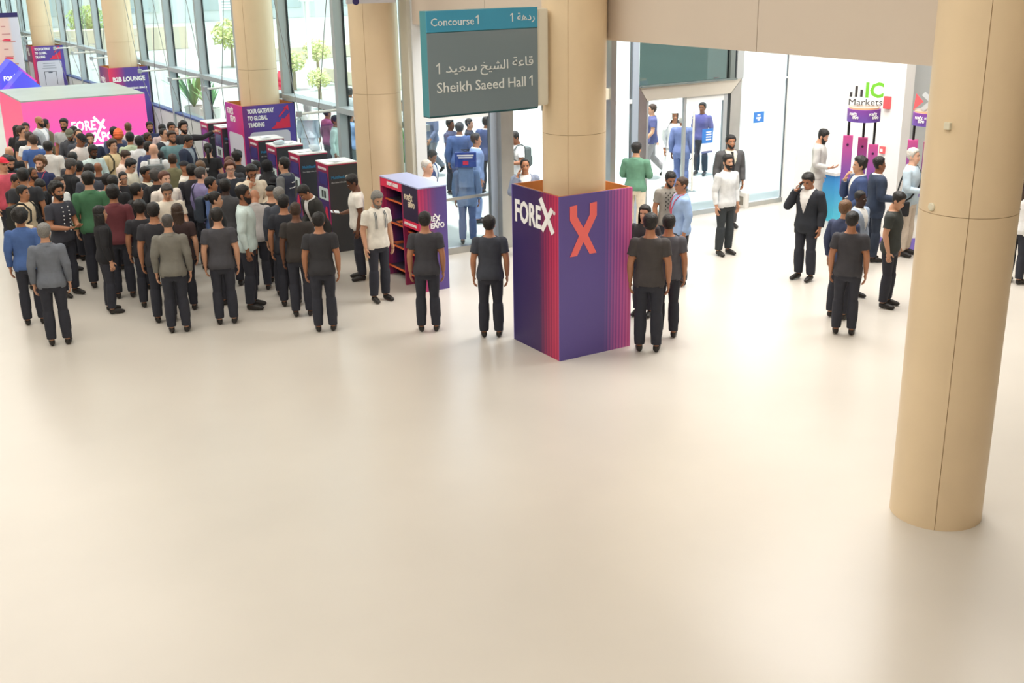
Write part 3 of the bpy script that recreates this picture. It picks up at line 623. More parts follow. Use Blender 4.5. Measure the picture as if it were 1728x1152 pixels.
def tree(px, py, Y, r, label, m, seed):
    c = onY(px, py, Y); t = empty('topiary_tree', (c.x, c.y, 0)); tag(t, label, 'tree', None)
    MB().tube([(0, 0, 0), (.03, 0, c.z*.5), (0, .02, c.z)], [.09, .07, .05], 8).build('trunk', M('trunk', (150, 136, 112), .8), t)
    mb = MB(); foliage(mb, (0, 0, c.z), (r, r, r*.8), 420, r*.16, seed); tag(mb.build('foliage', m, t, fix=False), kind='stuff')
    return t
tree(388, 58, 60, .95, 'round yellow-green tree out beside the beige block', leafs[2], 1)
tree(494, 103, 47, .55, 'small round clipped tree beside the slim lamp post', leafs[2], 2)
tree(534, 85, 48, .62, 'taller round clipped tree on the plaza', leafs[2], 3)
tree(537, 132, 40, .45, 'low round clipped bush-tree near the glazing', leafs[2], 4)
tree(145, 33, 80, 1.2, 'far pale green tree beyond the beige planter wall', leafs[0], 5)
def palm(x, y, h, n, label, seed, m):
    rnd = random.Random(seed); t = empty('palm_plant', (x, y, 0)); tag(t, label, 'plant')
    MB().loft([[Vector((r*math.cos(a), r*math.sin(a), z)) for a in [2*PI*k/14 for k in range(14)]] for r, z in ((.26, 0), (.34, .5), (.30, .5), (.28, .44))]).build('pot', M('stone_pot', (206, 204, 196), .7), t)
    for k in range(n):
        a = 2*PI*k/n+rnd.uniform(-.3, .3); L = h*rnd.uniform(.75, 1.1); sp = rnd.uniform(.25, .8); w = .06
        vs = []; N = 7
        for i in range(N):
            s = i/(N-1); rr = sp*L*s*.9; z = .45+L*(s-.45*sp*s*s); ww = w*math.sin(PI*min(1, s*.9+.1))+.004
            c_ = Vector((rr*math.cos(a), rr*math.sin(a), z)); sd = Vector((-math.sin(a), math.cos(a), 0))
            vs += [c_-sd*ww, c_+Vector((0, 0, .012)), c_+sd*ww]
        fs = []
        for i in range(N-1):
            fs += [(3*i, 3*i+1, 3*i+4, 3*i+3), (3*i+1, 3*i+2, 3*i+5, 3*i+4)]
        MB().add(vs, fs).build('frond', m, t, fix=False)
pp = G(330, 203, 0); palm(pp.x, pp.y, 1.6, 26, 'leafy green palm outside the glazing beyond the kiosks', 3, leafs[1])
pp = G(358, 208, 0); palm(pp.x, pp.y, 1.0, 18, 'smaller palm outside, beside the leafy green one', 4, leafs[1])
pp = G(684, 306, 0); palm(pp.x, pp.y, 1.0, 16, 'potted palm outside behind the column by the rack', 5, leafs[1])
pp = G(598, 283, 0); palm(pp.x+.2, pp.y, .8, 18, 'pale low palm outside close to the last mullion', 6, leafs[0])
palm(13.3, 28.3, 1.0, 16, 'bushy plant outside near the white robed visitor', 9, leafs[0])
# lamp post, cone, signs outdoors
lp = onY(524, 110, 46); l0 = empty('lamp_post', (lp.x, 46, 0)); tag(l0, 'slim pale lamp post on the plaza', 'lamp post')
MB().tube([(0, 0, 0), (0, 0, 3.6)], .09, 10).build('pole', offw, l0); MB().bbox(-.3, .3, -.1, .1, 3.6, 3.72, .02).build('head', offw, l0)
cn = empty('flag_marker', (onY(475, 160, 29).x, 29, 0)); tag(cn, 'tall red plastic bollard outside behind the gateway wrap', 'bollard')
MB().loft([[Vector((r*math.cos(a), r*math.sin(a), z)) for a in [2*PI*k/14 for k in range(14)]] for r, z in ((.2, 0), (.2, .05), (.09, .06), (.08, 2.3), (.04, 2.45))]).build('body', M('bollard_red', (236, 62, 92), .5), cn)
MB().loft([[Vector((r*math.cos(a), r*math.sin(a), z)) for a in [2*PI*k/14 for k in range(14)]] for r, z in ((.095, 1.7), (.095, 1.9))]).build('band', white, cn)
lc = G(556, 290, 0); 
ls = empty('roll_up_board', (10.55, 22.9, 0)); tag(ls, 'white stand-up board with a small dark logo outside the glazing', 'sign')
MB().box(-.35, .35, 0, .03, .05, 1.28).build('board', offw, ls); MB().box(-.37, .37, -.12, .14, 0, .05).build('foot', alu, ls); MB().box(-.05, .12, -.004, 0, .82, .93).build('print', M('dark_print', (70, 76, 92), .5), ls)
hs = empty('safety_rail', (10.9, GY-.9, 0)); tag(hs, 'short white slanted handrail by the steel door post', 'rail')
MB().tube([(0, .3, 0), (0, .25, .95), (.18, -.35, .8), (.2, -.4, 0)], .025, 8).build('rail', white, hs)
# ================================================================== people
def smoothstep(x): x = np.clip(x, 0, 1); return x*x*(3-2*x)
# torso rings: z, half width, half depth, y offset
TOR = np.array([(.80, .125, .095, .01), (.86, .160, .112, .01), (.93, .172, .122, .012), (1.0, .160, .115, .008), (1.08, .150, .108, .0), (1.18, .155, .112, -.004), (1.28, .172, .122, -.004), (1.36, .180, .118, .0), (1.41, .168, .104, .004), (1.445, .120, .086, .008), (1.475, .072, .070, .008), (1.52, .058, .062, .0), (1.56, .056, .060, .0)])
HEAD = np.array([(0, .030, -.078, -.022), (.012, .042, -.090, .0), (.03, .053, -.093, .025), (.055, .062, -.092, .055), (.085, .068, -.091, .075), (.12, .0725, -.090, .090), (.15, .0745, -.090, .096), (.18, .073, -.083, .095), (.205, .063, -.064, .080), (.224, .043, -.036, .055), (.233, .022, -.012, .028)])
HZ = 1.515; PIV = np.array((0, .012, 1.53)); HIPZ = .95
def ell_ring(z, rx, ry, yo, n=24): return [Vector((rx*math.cos(t), yo+ry*math.sin(t), z)) for t in [2*PI*k/n for k in range(n)]]
SHO, HIPX = .178, .088
def legs(kind):
    if kind == 'walk':
        return {s: ((s*HIPX, .01, .90), (s*.092, -.01+(-.10 if s > 0 else .06), .50), (s*.092, (-.20 if s > 0 else .34), (.09 if s > 0 else .20)), (s*.10, (-.34 if s > 0 else .26), (.05 if s > 0 else .08))) for s in (-1, 1)}
    return {s: ((s*HIPX, .01, .90), (s*.098, -.005, .49), (s*.105, .025, .085), (s*.125, -.13, .035)) for s in (-1, 1)}
# arms: elbow, wrist, hand direction, palm normal  (x given for the person's left, +x; mirrored for right)
ARM = {
 'down':  ((.232, .035, 1.14), (.235, -.03, .89), (.0, -.12, -1), (-1, 0, 0)),
 'swingf': ((.235, -.02, 1.14), (.22, -.19, .95), (0, -.5, -.9), (-1, 0, 0)),
 'swingb': ((.235, .12, 1.16), (.24, .17, .92), (0, .1, -1), (-1, 0, 0)),
 'front': ((.242, -.03, 1.13), (.085, -.25, 1.10), (-.5, -.8, .15), (0, .3, 1)),
 'fwd':   ((.238, .02, 1.13), (.20, -.235, 1.08), (-.2, -1, .2), (-.4, 0, 1)),
 'clasp': ((.252, .02, 1.14), (.085, -.17, .98), (-.9, -.35, -.2), (0, .8, .3)),
 'ear':   ((.275, -.12, 1.19), (.150, -.105, 1.47), (-.35, .35, .9), (-.9, 0, -.3)),
 'mouth': ((.205, -.16, 1.15), (.085, -.19, 1.41), (-.45, .25, .85), (-.2, 1, -.3)),
 'side':  ((.40, -.06, 1.38), (.62, -.16, 1.50), (.9, -.3, .1), (0, 0, -1)),
 'cross': ((.242, -.06, 1.17), (-.03, -.175, 1.17), (-1, -.1, .05), (0, 1, 0)),
}
POSES = {'stand': ('down', 'down', 'st'), 'walk': ('swingf', 'swingb', 'walk'), 'hold': ('front', 'front', 'st'), 'one': ('down', 'fwd', 'st'), 'clasp': ('clasp', 'clasp', 'st'),
         'ear': ('down', 'ear', 'st'), 'mouth': ('clasp', 'mouth', 'st'), 'side': ('side', 'down', 'st'), 'fold': ('cross', 'cross', 'st')}   # (left, right, legs)
PC = {}
def seg_dist(P, a, b):
    a = np.array(a); b = np.array(b); d = b-a; t = np.clip(((P-a)@d)/(d@d), 0, 1); return np.linalg.norm(P-(a+t[:, None]*d), axis=1), t
def base_pose(pose):
    if pose in PC: return PC[pose]
    al, ar, lg = POSES[pose]; L = legs(lg); mb = MB(); bones = []
    mb.loft([ell_ring(*r) for r in TOR])
    mb.loft([[Vector((rx*math.sin(t), (yf+yb)/2-(yb-yf)/2*math.cos(t), HZ+z)) for t in [2*PI*k/24 for k in range(24)]] for z, rx, yf, yb in HEAD])
    mb.tube([(0, -.086, HZ+.118), (0, -.098, HZ+.098), (0, -.106, HZ+.080)], [.009, .012, .0155], 10); mb.ell((0, -.100, HZ+.080), (.018, .018, .012), 10, 8)
    mb.ell((0, -.086, HZ+.048), (.026, .012, .014), 10, 8)
    for s in (-1, 1): mb.ell((s*.076, .012, HZ+.10), (.011, .021, .032), 10, 8); mb.ell((s*.03, -.080, HZ+.088), (.026, .016, .022), 10, 8)
    hands = {}
    for s, kind in ((1, al), (-1, ar)):
        e, w, hd, pn = ARM[kind]; f = lambda p: Vector((p[0]*s, p[1], p[2])); sh = Vector((s*SHO, .008, 1.395)); e = f(e); w = f(w); hd = f(hd).normalized(); pn = f(pn); pn = (pn-hd*pn.dot(hd)).normalized()
        mb.ell(sh, (.062, .064, .06), 12, 8); mb.ell(e, (.043,)*3, 12, 8)
        mb.tube([sh, sh.lerp(e, .4), e], [.060, .053, .043], 14); mb.tube([e, e.lerp(w, .3), w], [.043, .044, .029], 14)
        sd = hd.cross(pn); R = Matrix((sd, pn, hd)).transposed()
        mb.ell(w+hd*.05, (.040, .019, .060), 12, 8, R)
        bones += [('ua', s, sh, e, .060, .043), ('fa', s, e, w, .045, .029), ('hand', s, w, w+hd*.10, .032, .03)]; hands[s] = (w, hd, pn, sd)
    for s in (-1, 1):
        h, k, a, t = [Vector(p) for p in L[s]]
        mb.tube([h+Vector((0, 0, .03)), h.lerp(k, .35), k], [.088, .080, .056], 16); mb.ell(k, (.057,)*3, 12, 8)
        mb.tube([k, k.lerp(a, .3), a], [.056, .057, .036], 16); mb.ell(a, (.038,)*3, 10, 8)
        heel = a+(a-t).normalized()*.045; heel.z = min(a.z, heel.z)-.04
        mb.tube([heel, a.lerp(t, .4)-Vector((0, 0, .012)), t], [.034, .040, .030], 12); mb.ell(t, (.036, .04, .026), 10, 8)
        bones += [('th', s, h, k, .088, .056), ('sh', s, k, a, .057, .036), ('ft', s, a-Vector((0, 0, .02)), t, .036, .032)]
    me = mb.mesh('raw'); bm = bmesh.new(); bm.from_mesh(me); bmesh.ops.recalc_face_normals(bm, faces=bm.faces); bm.to_mesh(me); bm.free()
    o = bpy.data.objects.new('raw', me); COL.objects.link(o)
    r = o.modifiers.new('r', 'REMESH'); r.mode = 'VOXEL'; r.voxel_size = .0135
    sm = o.modifiers.new('s', 'SMOOTH'); sm.factor = .5; sm.iterations = 3
    bpy.context.view_layer.update()
    ev = bpy.data.meshes.new_from_object(o.evaluated_get(bpy.context.evaluated_depsgraph_get())); bpy.data.objects.remove(o)
    n = len(ev.vertices); V = np.empty(n*3); ev.vertices.foreach_get('co', V); V = V.reshape(-1, 3); Nn = np.empty(n*3); ev.vertices.foreach_get('normal', Nn); Nn = Nn.reshape(-1, 3)
    F = [tuple(p.vertices) for p in ev.polygons]; bpy.data.meshes.remove(ev)
    # classify
    rx = np.interp(V[:, 2], TOR[:, 0], TOR[:, 1]); ry = np.interp(V[:, 2], TOR[:, 0], TOR[:, 2]); yo = np.interp(V[:, 2], TOR[:, 0], TOR[:, 3])
    best = (np.sqrt((V[:, 0]/rx)**2+((V[:, 1]-yo)/ry)**2)-1)*np.minimum(rx, ry); best[(V[:, 2] < .79)] = 9; best[V[:, 2] > 1.56] = -9
    lab = np.zeros(n, int); T = np.zeros(n)
    names = ['torso']+['%s%d' % (b[0], b[1]) for b in bones]
    for i, (nm, s, a, b, ra, rb) in enumerate(bones):
        d, t = seg_dist(V, a, b); q = d-(ra+(rb-ra)*t)
        if nm == 'th': q = np.where(V[:, 2] > .86, 9, q)
        m = (q < best) & (V[:, 2] < 1.56); best[m] = q[m]; lab[m] = i+1; T[m] = t[m]
    kinds = np.array([0]+[{'ua': 1, 'fa': 2, 'hand': 3, 'th': 4, 'sh': 5, 'ft': 6}[b[0]] for b in bones])[lab]; side = np.array([0]+[b[1] for b in bones])[lab]
    PC[pose] = dict(V=V, N=Nn, F=np.array(F), K=kinds, S=side, T=T, hands=hands)
    return PC[pose]
def deform(V, yaw, pitch, lean):
    V = V.copy()
    if yaw or pitch:
        w = smoothstep((V[:, 2]-1.465)/.055)
        for (ang, ax) in ((pitch, 'X'), (yaw, 'Z')):
            a = math.radians(ang)*w; c, s = np.cos(a), np.sin(a); Q = V-PIV
            if ax == 'X': V = np.stack([Q[:, 0], Q[:, 1]*c-Q[:, 2]*s, Q[:, 1]*s+Q[:, 2]*c], 1)+PIV
            else: V = np.stack([Q[:, 0]*c-Q[:, 1]*s, Q[:, 0]*s+Q[:, 1]*c, Q[:, 2]], 1)+PIV
    if lean:
        w = smoothstep((V[:, 2]-.86)/.30); a = math.radians(lean)*w; c, s = np.cos(a), np.sin(a); Q = V-np.array((0, 0, HIPZ))
        V = np.stack([Q[:, 0], Q[:, 1]*c-Q[:, 2]*s, Q[:, 1]*s+Q[:, 2]*c], 1)+np.array((0, 0, HIPZ))
    return V
def head_matrix(yaw, pitch, lean):
    p = Vector(PIV); h = Vector((0, 0, HIPZ))
    return Matrix.Translation(h) @ Matrix.Rotation(math.radians(lean), 4, 'X') @ Matrix.Translation(-h) @ Matrix.Translation(p) @ Matrix.Rotation(math.radians(yaw), 4, 'Z') @ Matrix.Rotation(math.radians(pitch), 4, 'X') @ Matrix.Translation(-p)
def np_mesh(name, V, F, smooth=True, mats=1, midx=None):
    me = bpy.data.meshes.new(name); me.from_pydata([tuple(v) for v in V], [], [tuple(int(i) for i in f) for f in F])
    for _ in range(mats): me.materials.append(None)
    if midx is not None: me.polygons.foreach_set('material_index', midx)
    me.update()
    if smooth: me.shade_smooth()
    return me
BC = {}
def body_mesh(pose, yaw, pitch, lean):
    key = (pose, yaw, pitch, lean)
    if key in BC: return BC[key]
    B = base_pose(pose); V = deform(B['V'], yaw, pitch, lean); F = [tuple(f) for f in B['F']]; mi = [0]*len(F)
    V = [tuple(v) for v in V]
    def put(mb, m, head):
        nonlocal V, F, mi
        A = np.array(mb.v)
        A = deform(A, yaw, pitch, lean) if head else deform(A, 0, 0, lean)
        o = len(V); V += [tuple(v) for v in A]; F += [tuple(i+o for i in f) for f in mb.f]; mi += [m]*len(mb.f)
    e = MB(); ir = MB(); br = MB(); lp = MB()
    for s in (-1, 1):
        e.ell((s*.031, -.0865, HZ+.113), (.012, .008, .0062), 10, 6); ir.ell((s*.031, -.0925, HZ+.113), (.0065, .004, .0065), 8, 6)
        br.add([(s*.014, -.094, HZ+.127), (s*.05, -.086, HZ+.128), (s*.05, -.083, HZ+.136), (s*.014, -.091, HZ+.136), (s*.014, -.086, HZ+.127), (s*.05, -.078, HZ+.128), (s*.05, -.076, HZ+.136), (s*.014, -.084, HZ+.136)], [(0, 1, 2, 3), (4, 7, 6, 5), (0, 4, 5, 1), (3, 2, 6, 7), (1, 5, 6, 2), (0, 3, 7, 4)])
    lp.ell((0, -.0945, HZ+.049), (.024, .007, .0075), 10, 6)
    put(e, 2, True); put(ir, 1, True); put(br, 1, True); put(lp, 3, True)
    fg = MB()
    for s in (-1, 1):
        w, hd, pn, sd = B['hands'][s]
        for k, (off, ln) in enumerate(((-.030, .9), (-.010, 1.0), (.010, .94), (.029, .76))):
            p = w+hd*.088+sd*off; d = hd.copy(); pts = [p]; c = 0
            for L in (.042, .028, .022):
                c += 18; d = (hd*math.cos(math.radians(c))+pn*math.sin(math.radians(c))).normalized(); pts.append(pts[-1]+d*L*ln)
            fg.tube(pts, [.0098, .0092, .0082, .006], 7)
        ts = sd*(1 if s > 0 else -1)
        for q in (-1, 1):
            pass
        ts = min((sd, -sd), key=lambda u: (u.y if abs(u.y) > .2 else -u.z))
        p = w+hd*.025+ts*.03
        fg.tube([p, p+(hd*.6+ts*.7+pn*.25).normalized()*.035, p+(hd*.6+ts*.7+pn*.25).normalized()*.035+(hd*.85+ts*.3+pn*.35).normalized()*.034], [.0125, .0112, .008], 7)
    put(fg, 0, False)
    me = np_mesh('person', V, F, True, 4, mi); BC[key] = me; return me
def shell(B, vm, off, lean, smooth_it=2, keep=None):
    """cloth: the masked faces of the body pushed out, smoothed, rim folded in"""
    V, N, F = B['V'], B['N'], B['F']
    fm = vm[F].all(1)
    if keep is not None: fm &= keep(V[F].mean(1))
    f = F[fm]; used = np.unique(f); idx = -np.ones(len(V), int); idx[used] = np.arange(len(used)); f = idx[f]
    P = V[used]+N[used]*off[used][:, None]
    ed = np.concatenate([f[:, [0, 1]], f[:, [1, 2]], f[:, [2, 3]], f[:, [3, 0]]]); se = np.sort(ed, 1); u, inv, cnt = np.unique(se, axis=0, return_inverse=True, return_counts=True)
    inv = inv.reshape(-1); bmask = cnt[inv] == 1; be = ed[bmask]
    nb = np.zeros((len(P), 3)); nc = np.zeros(len(P))
    for _ in range(smooth_it):
        nb[:] = 0; nc[:] = 0
        np.add.at(nb, u[:, 0], P[u[:, 1]]); np.add.at(nb, u[:, 1], P[u[:, 0]]); np.add.at(nc, u[:, 0], 1); np.add.at(nc, u[:, 1], 1)
        P = P*.5+.5*nb/nc[:, None]
    bv = np.unique(be); m2 = -np.ones(len(P), int); m2[bv] = len(P)+np.arange(len(bv))
    inner = P[bv]-N[used][bv]*(off[used][bv][:, None]*.8)
    faces = [tuple(x) for x in f]+[(int(b), int(a), int(m2[a]), int(m2[b])) for a, b in be]
    return deform(np.concatenate([P, inner]), 0, 0, lean), faces
CC = {}
def cloth(kind, pose, lean):
    key = (kind, pose, lean)
    if key in CC: return CC[key]
    B = base_pose(pose); V, K, T, N = B['V'], B['K'], B['T'], B['N']; z = V[:, 2]; n = len(V); wob = np.array([noise.noise(Vector(v)*9) for v in V])
    tor = K == 0; keep = None; extra = None
    if kind in ('tee', 'shirt'):
        m = (tor & (z > .87) & (z < 1.468)) | (K == 1) & (T < .66) | ((K == 4) & (z > .84))
        if kind == 'shirt': m |= (K == 1) | ((K == 2) & (T < .93))
        off = .013+.006*wob+.012*smoothstep((1.15-z)/.25)*tor+.010*(K == 1)*T
    elif kind in ('jacket', 'open'):
        m = (tor & (z > .80) & (z < 1.470)) | (K == 1) | ((K == 2) & (T < .96)) | ((K == 4) & (z > .76))
        off = .026+.006*wob+.012*smoothstep((1.1-z)/.3)*tor
        lo = 1.12 if kind == 'jacket' else .6
        wd = .085 if kind == 'jacket' else .05
        keep = lambda c: ~((c[:, 1] < -.02) & (np.abs(c[:, 0]) < .004+wd*np.clip((c[:, 2]-lo)/.30, 0, 1)) & (c[:, 2] > lo))
    elif kind == 'trousers':
        m = (tor & (z < 1.0)) | (K == 4) | ((K == 5) & (T < .97))
        off = .010+.012*(K == 5)+.005*wob+.010*(K == 5)*T
    elif kind in ('shoe+', 'shoe-'):
        m = ((K == 6) | ((K == 5) & (T > .97))) & ((B['S'] > 0) == (kind == 'shoe+')); off = np.full(n, .007)
    elif kind == 'robe':
        m = (tor & (z > .9) & (z < 1.47)) | (K == 1) | ((K == 2) & (T < .93)); off = .022+.006*wob+.02*smoothstep((1.2-z)/.3)*tor
    elif kind == 'vest':
        m = tor & (z > .86) & (z < 1.45) & (np.abs(V[:, 0]) < .165); off = .030+.005*wob
    P, Fs = shell(B, m, off, lean, 3, keep)
    if kind == 'robe':
        mb = MB(); mb.loft([[Vector((rx*math.cos(t)*(1+.04*math.sin(7*t+zz*3)), .01+ry*math.sin(t)*(1+.04*math.sin(7*t+zz*3)), zz)) for t in [2*PI*k/40 for k in range(40)]] for rx, ry, zz in ((.27, .22, .04), (.25, .20, .3), (.22, .17, .65), (.20, .155, .92), (.185, .14, 1.05))], cap=False)
        o = len(P); P = np.concatenate([P, deform(np.array([tuple(v) for v in mb.v]), 0, 0, lean)]); Fs = Fs+[tuple(i+o for i in f) for f in mb.f]
    me = np_mesh({'tee': 'shirt', 'open': 'jacket', 'shoe+': 'shoe', 'shoe-': 'shoe'}.get(kind, kind), P, Fs, True); CC[key] = me; return me
# ---- head pieces (in body space, un-turned)
def head_pt(phi, z, th):
    rx = np.interp(z, HEAD[:, 0], HEAD[:, 1]); yf = np.interp(z, HEAD[:, 0], HEAD[:, 2]); yb = np.interp(z, HEAD[:, 0], HEAD[:, 3])
    p = np.array((rx*math.sin(phi), (yf+yb)/2-(yb-yf)/2*math.cos(phi), z)); c = np.array((0, .008, .115)); d = p-c; l = np.linalg.norm(d); p = p+d/l*th; p[2] += HZ; return p
HC = {}
def grid_mesh(name, fn, mask, nphi=36, nz=12):
    vs = [fn(2*PI*i/nphi, j/(nz-1)) for j in range(nz) for i in range(nphi)]; fs = []
    for j in range(nz-1):
        for i in range(nphi):
            if mask(2*PI*(i+.5)/nphi, (j+.5)/(nz-1)): fs.append((j*nphi+i, j*nphi+(i+1) % nphi, (j+1)*nphi+(i+1) % nphi, (j+1)*nphi+i))
    used = sorted({i for f in fs for i in f}); ix = {u: k for k, u in enumerate(used)}
    return [tuple(vs[u]) for u in used], [tuple(ix[i] for i in f) for f in fs]
def aphi(p): p = p % (2*PI); return math.degrees(min(p, 2*PI-p))
def hairline(a, kind):
    front = {'receding': .212, 'bald_top': .3}.get(kind, .187)
    return float(np.interp(a, (0, 38, 58, 74, 84, 100, 125, 180), (front, front-.002, .165, .118, .092, .122, .055, .030)))
def head_piece(kind):
    if kind in HC: return HC[kind]
    mb = MB(); nm = 'hair'
    if kind in ('short', 'fade', 'messy', 'curly', 'receding', 'buzz', 'tied', 'long', 'bun'):
        th = {'short': .017, 'fade': .022, 'messy': .030, 'curly': .046, 'receding': .010, 'buzz': .004, 'tied': .012, 'long': .018, 'bun': .012}[kind]
        fr = {'curly': 26, 'messy': 18}.get(kind, 12); am = {'curly': .55, 'messy': .5}.get(kind, .36)
        def fn(phi, s):
            a = aphi(phi); z0 = hairline(a, kind); z = z0+(.2345-z0)*math.sin(s*PI/2); e = min(1, s*5+.12); sd = smoothstep((z-.10)/.09) if kind == 'fade' else 1
            p = head_pt(phi, z, 0); nz_ = noise.noise(Vector(p)*fr)
            return head_pt(phi, z, .002+th*e*(.2+.8*sd)*(1+am*nz_))
        v, f = grid_mesh('hair', fn, lambda p, s: True, 40, 13); n0 = len(v)
        v.append(tuple(head_pt(0, .2345, th)*.0+np.array((0, .01, HZ+.236+th)))); top = [(12*40+i, 12*40+(i+1) % 40, n0) for i in range(40)]
        mb.add(v, f+top)
        rim = [tuple(head_pt(2*PI*i/40, hairline(aphi(2*PI*i/40), kind), -.012)) for i in range(40)]
        o = len(mb.v); mb.v += rim; mb.f += [((i+1) % 40, i, o+i, o+(i+1) % 40) for i in range(40)]
        if kind == 'long':
            vs = []; 
            for j in range(9):
                z = .13-.36*j/8
                for i in range(19):
                    ph = math.radians(72+216*i/18); q = head_pt(ph, max(z, .10), .022+.012*noise.noise(Vector((i*.5, j*.4, 3)))); q[2] = HZ+z; q[1] += .025*max(0, -z)/.2; k = 1+.12*math.sin(j/8*PI)
                    vs.append((q[0]*k, q[1], q[2]))
            n = len(vs); vs += [(x*.86, y*.86-.004, z) for x, y, z in vs]; fs = []
            for j in range(8):
                for i in range(18):
                    a = j*19+i; fs += [(a, a+1, a+20, a+19), (n+a+1, n+a, n+a+19, n+a+20)]
            bd = list(range(19))+[j*19+18 for j in range(1, 9)]+[8*19+i for i in range(17, -1, -1)]+[j*19 for j in range(7, 0, -1)]
            for i in range(len(bd)): a, b_ = bd[i], bd[(i+1) % len(bd)]; fs.append((b_, a, n+a, n+b_))
            mb.add(vs, fs)
        if kind == 'tied': mb.tube([(0, .10, HZ+.15), (0, .145, HZ+.10), (0, .15, HZ-.02), (0, .135, HZ-.16)], [.028, .034, .032, .010], 12)
        if kind == 'bun': mb.ell((0, .125, HZ+.15), (.045, .04, .045), 14, 10)
    elif kind in ('beard', 'stubble', 'moustache', 'goatee'):
        nm = 'beard'; th = .013 if kind == 'beard' else .004
        def fn(phi, s):
            ph = (phi-PI); z = -.004+.115*s; q = head_pt(ph, max(z, .0), th*(1 if aphi(ph) < 70 else .6)+.003*noise.noise(Vector((phi*9, s*9, 1))))
            if z < .0: q[2] -= .006
            return q
        def mk(phi, s):
            a = aphi(phi-PI); z = -.004+.115*s
            must = a < 26 and .058 < z < .074
            if kind == 'moustache': return must
            if kind == 'goatee': return must or (a < 26 and z < .036) or (20 < a < 30 and z < .07)
            return must or (a < 88 and z < float(np.interp(a, (0, 20, 28, 60, 86), (.036, .038, .074, .085, .115))))
        v, f = grid_mesh('beard', fn, mk, 72, 16); mb.add(v, f)
    elif kind == 'cap':
        nm = 'cap'
        def fn(phi, s): z = .165+(.2345-.165)*math.sin(s*PI/2); return head_pt(phi, z, .020)
        v, f = grid_mesh('cap', fn, lambda p, s: True, 36, 8); v.append((0, .01, HZ+.258)); mb.add(v, f+[(7*36+i, 7*36+(i+1) % 36, 252+36) for i in range(36)])
        pts = []; 
        for zz in (0, .008):
            for k in range(13):
                t = math.radians(-62+124*k/12); pts.append((.092*math.sin(t), -.082*math.cos(t)-.010, HZ+.168+zz))
            for k in range(13):
                t = math.radians(62-124*k/12); pts.append((.088*math.sin(t), -.16*math.cos(t)-.012, HZ+.152+zz+.02*abs(math.sin(t))))
        n = 26; fs = [(k, k+1, n-2-k, n-1-k) for k in range(12)]; fs += [tuple(n+i for i in f)[::-1] for f in fs]; fs += [(k, n+k, n+(k+1) % n, (k+1) % n) for k in range(n)]
        mb.add(pts, fs)
    elif kind == 'turban':
        nm = 'turban'
        def fn(phi, s):
            z = .125+.125*math.sin(s*PI/2)+(.03*math.cos(phi)); a = 1+.05*math.sin(9*(s*2.2+.6*math.cos(phi)))
            r = (.108*math.cos(s*PI/2*.98)**.55+.004)*a; return np.array((r*.98*math.sin(phi), .008-r*1.08*math.cos(phi), HZ+z+.035*(s > .02)))
        v, f = grid_mesh('t', fn, lambda p, s: True, 36, 16); n0 = len(v); v.append((0, .008, HZ+.275)); mb.add(v, f+[(15*36+i, 15*36+(i+1) % 36, n0) for i in range(36)]+[tuple(range(36))[::-1]])
    elif kind in ('hijab', 'ghutra'):
        nm = 'headscarf'
        def fn(phi, s):
            z = .2345-.40*s; a = aphi(phi)
            if z > .05: return head_pt(phi, min(z, .234), .022+.004*math.sin(phi*11))
            k = (.05-z)/.215; q = head_pt(phi, .06, .02); r0 = math.hypot(q[0], q[1]-.01); r = r0+(.205 if kind == 'hijab' else .23)*k**1.2*(.55+.45*abs(math.sin(phi)))
            return np.array((r*math.sin(phi), .012-r*math.cos(phi)*.8, HZ+z))
        def mk(phi, s):
            a = aphi(phi); z = .2345-.40*s
            return not (a < 50 and (.012 if kind == 'hijab' else -.5) < z < .182)
        v, f = grid_mesh('t', fn, mk, 40, 26); n0 = len(v); v.append((0, .01, HZ+.258)); mb.add(v, f+[(i, n0, (i+1) % 40) for i in range(40)])
        if kind == 'ghutra': mb.loft([[Vector((r*math.sin(t), .01-r*1.14*math.cos(t), HZ+z)) for t in [2*PI*k/28 for k in range(28)]] for r, z in ((.094, .190), (.104, .196), (.104, .206), (.094, .212))], cap=False)
    elif kind in ('glasses', 'shades_up'):
        nm = 'glasses'; dz, dy = (0, 0) if kind == 'glasses' else (.085, .03)
        for s in (-1, 1):
            mb.tube([(s*.032+.022*math.cos(t), -.102+dy, HZ+.112+dz+.017*math.sin(t)) for t in [2*PI*k/14 for k in range(15)]], .0026, 6, cap=False)
            mb.tube([(s*.054, -.100+dy, HZ+.116+dz), (s*.078, -.07+dy, HZ+.116+dz), (s*.080, .02, HZ+.112+dz*.8)], .0028, 6)
            if kind == 'shades_up': mb.ell((s*.032, -.102+dy, HZ+.112+dz), (.022, .003, .017), 12, 6)
        mb.tube([(-.012, -.103+dy, HZ+.116+dz), (.012, -.103+dy, HZ+.116+dz)], .003, 6)
    mb.smooth = True
    HC[kind] = (nm, mb); me = mb.mesh(nm); bm = bmesh.new(); bm.from_mesh(me)
    if kind in ('beard', 'stubble', 'moustache', 'goatee', 'hijab', 'ghutra'): bmesh.ops.recalc_face_normals(bm, faces=bm.faces)
    else: bmesh.ops.recalc_face_normals(bm, faces=bm.faces)
    bm.to_mesh(me); bm.free(); me.shade_smooth(); me.materials.append(None)
    HC[kind] = (nm, me); return HC[kind]
def collar_mesh():
    if 'collar' in HC: return HC['collar']
    mb = MB(); n = 24
    ring = lambda r, z, dz: [Vector((r*math.sin(t), .008-r*1.02*math.cos(t), z-dz*(1+math.cos(t))/2)) for t in [2*PI*(k+.5)/n for k in range(n)]]
    mb.loft([ring(.078, 1.452, .03), ring(.070, 1.500, .02), ring(.082, 1.492, .026), ring(.100, 1.455, .030)], cap=False)
    me = mb.mesh('collar'); me.shade_smooth(); me.materials.append(None); HC['collar'] = me; return me
